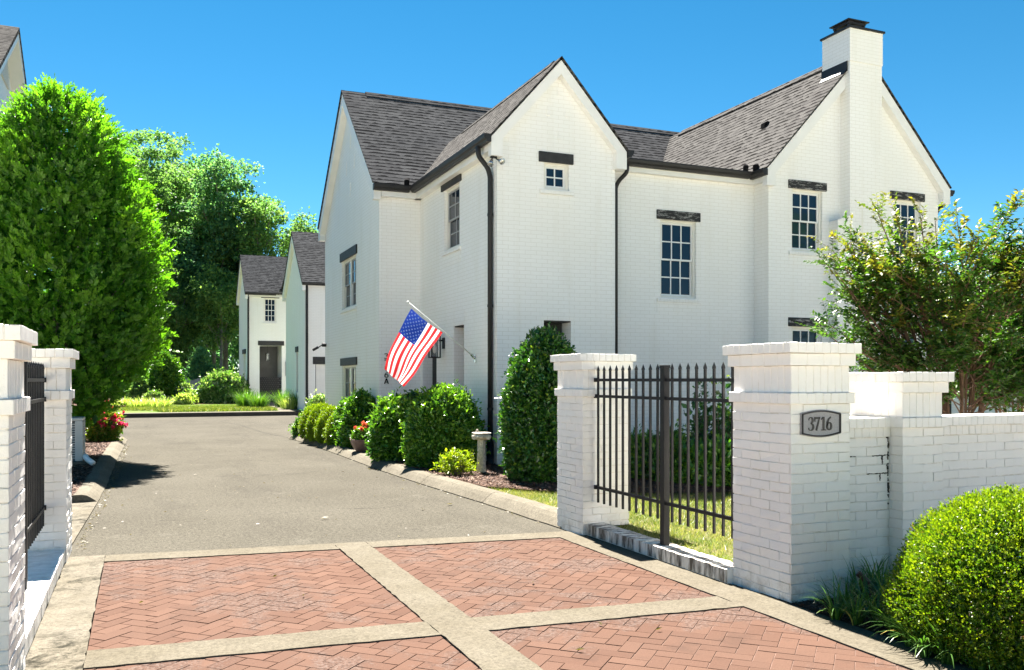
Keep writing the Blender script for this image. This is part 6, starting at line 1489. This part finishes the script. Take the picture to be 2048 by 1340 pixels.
# board fence and brick step at the back of the court
bf = thing('board_fence', 'grey wooden board fence behind the far shrubs', 'fence', tuple(at(388, 52, 0.4)))
A0, A1 = at(345, 53, 0.3), at(470, 53, 0.3); n = 46
mb = MB()
for i in range(n):
    a, b = A0.lerp(A1, (i + 0.04) / n), A0.lerp(A1, (i + 0.96) / n); hh = 1.18 + 0.14 * abs(math.sin(i * math.pi / 14))
    d = (A1 - A0).normalized(); s = Vector((-d.y, d.x, 0)) * (0.02 + 0.006 * (i % 2))
    mb.prism([a, b, b + Vector((0, 0, hh)), a + Vector((0, 0, hh))], s)
mb.build('board', 'fence_board', bf)
mb = MB()
for z in (0.3, 0.95): mb.prism([A0 + Vector((0, 0.03, z)), A1 + Vector((0, 0.03, z)), A1 + Vector((0, 0.03, z + 0.09)), A0 + Vector((0, 0.03, z + 0.09))], Vector((0, 0.04, 0)))
mb.build('rail', 'fence_board', bf)
q = at(222, 39.6, 0.17); bs = thing('brick_step', 'low red brick step on the far kerb beside the striped grasses', 'step', tuple(q))
mb = MB(); mb.box(q.x - 1.2, q.x + 0.6, q.y, q.y + 0.35, 0.17, 0.34)
for i in range(24): mb.box(q.x - 1.2 + i * 0.075, q.x - 1.2 + i * 0.075 + 0.065, q.y - 0.012, q.y - 0.0005, 0.172, 0.338)
mb.build('brickwork', 'red_step', bs)

# blown litter along the kerb edges
def litter(poly, n, seed):
    x, y = scatter(poly, n, seed); m = len(x); r_ = np.random.default_rng(seed)
    pos = np.stack([x, y, np.full(m, 0.006)], 1); a = r_.uniform(0, 6.28, m); d_ = np.stack([np.cos(a), np.sin(a), r_.uniform(0, 0.3, m)], 1)
    V, F = leaves(pos, d_, unit(UP + r_.normal(size=(m, 3)) * 0.4), 0.03 * r_.uniform(0.4, 1.6, m), 0.012 * r_.uniform(0.5, 1.5, m)); V[:, 2] = np.maximum(V[:, 2], 0.004)
    tag(np_mesh('leaf_litter', V, F, 'dry_leaf'), 'thin line of dry leaf litter along the kerb', 'litter', kind='stuff')
litter([(-0.52, 8.6), (-0.46, 8.6), (-0.36, 12.4), (-0.22, 22), (-0.3, 22), (-0.44, 12.4)], 1500, 61)
litter([(3.80, 8.2), (3.74, 10.3), (3.64, 12.2), (3.58, 14.2), (3.60, 21), (3.64, 21), (3.66, 14.2), (3.72, 12.2), (3.83, 10.3), (3.9, 8.2)], 500, 62)
litter([(-0.5, 8.2), (3.9, 7.75), (3.7, 20), (-0.4, 20)], 110, 63)

# street tree behind the viewer: the photograph shows it only as the dark reflection in the front windows
r_ = np.random.default_rng(91); tc = Vector((36.5, -17, 0)); st_ = thing('street_tree', 'tree across the road, mirrored in the panes of the front windows', 'tree', tuple(tc)); parts = []
for i in range(70):
    dd = unit(r_.normal(size=3)); cc_ = np.array([tc.x, tc.y, 8.0]) + dd * np.array([5.0, 3.0, 4.2]) * r_.uniform(0.2, 1) ** 0.5; m = 60
    pos = cc_ + unit(r_.normal(size=(m, 3))) * (0.9 * r_.uniform(0.3, 1, m))[:, None]; LL = 0.42 * r_.uniform(0.6, 1.2, m); V, F = leaves(pos, unit(r_.normal(size=(m, 3))), unit(UP + r_.normal(size=(m, 3)) * 0.5), LL, LL * 0.6); parts.append((V, F, 0.0))
V, F, T = joinVF(parts); np_mesh('crown', V, F, 'wood_leaf_dark', st_, T)
mb = MB(); mb.tube([tc, tc + Vector((0.2, 0, 4)), tc + Vector((-0.3, 0.2, 9))], [0.25, 0.2, 0.06], 8)
for i in range(9): a = i * 2.2; mb.tube([tc + Vector((0.1, 0, 3.2 + 0.5 * i)), tc + Vector((math.cos(a) * 2, math.sin(a) * 1.3, 5 + 0.6 * i)), tc + Vector((math.cos(a) * 4.2, math.sin(a) * 2.4, 6.2 + 0.6 * i))], [0.1, 0.06, 0.02], 6)
mb.build('trunk', 'bark', st_)
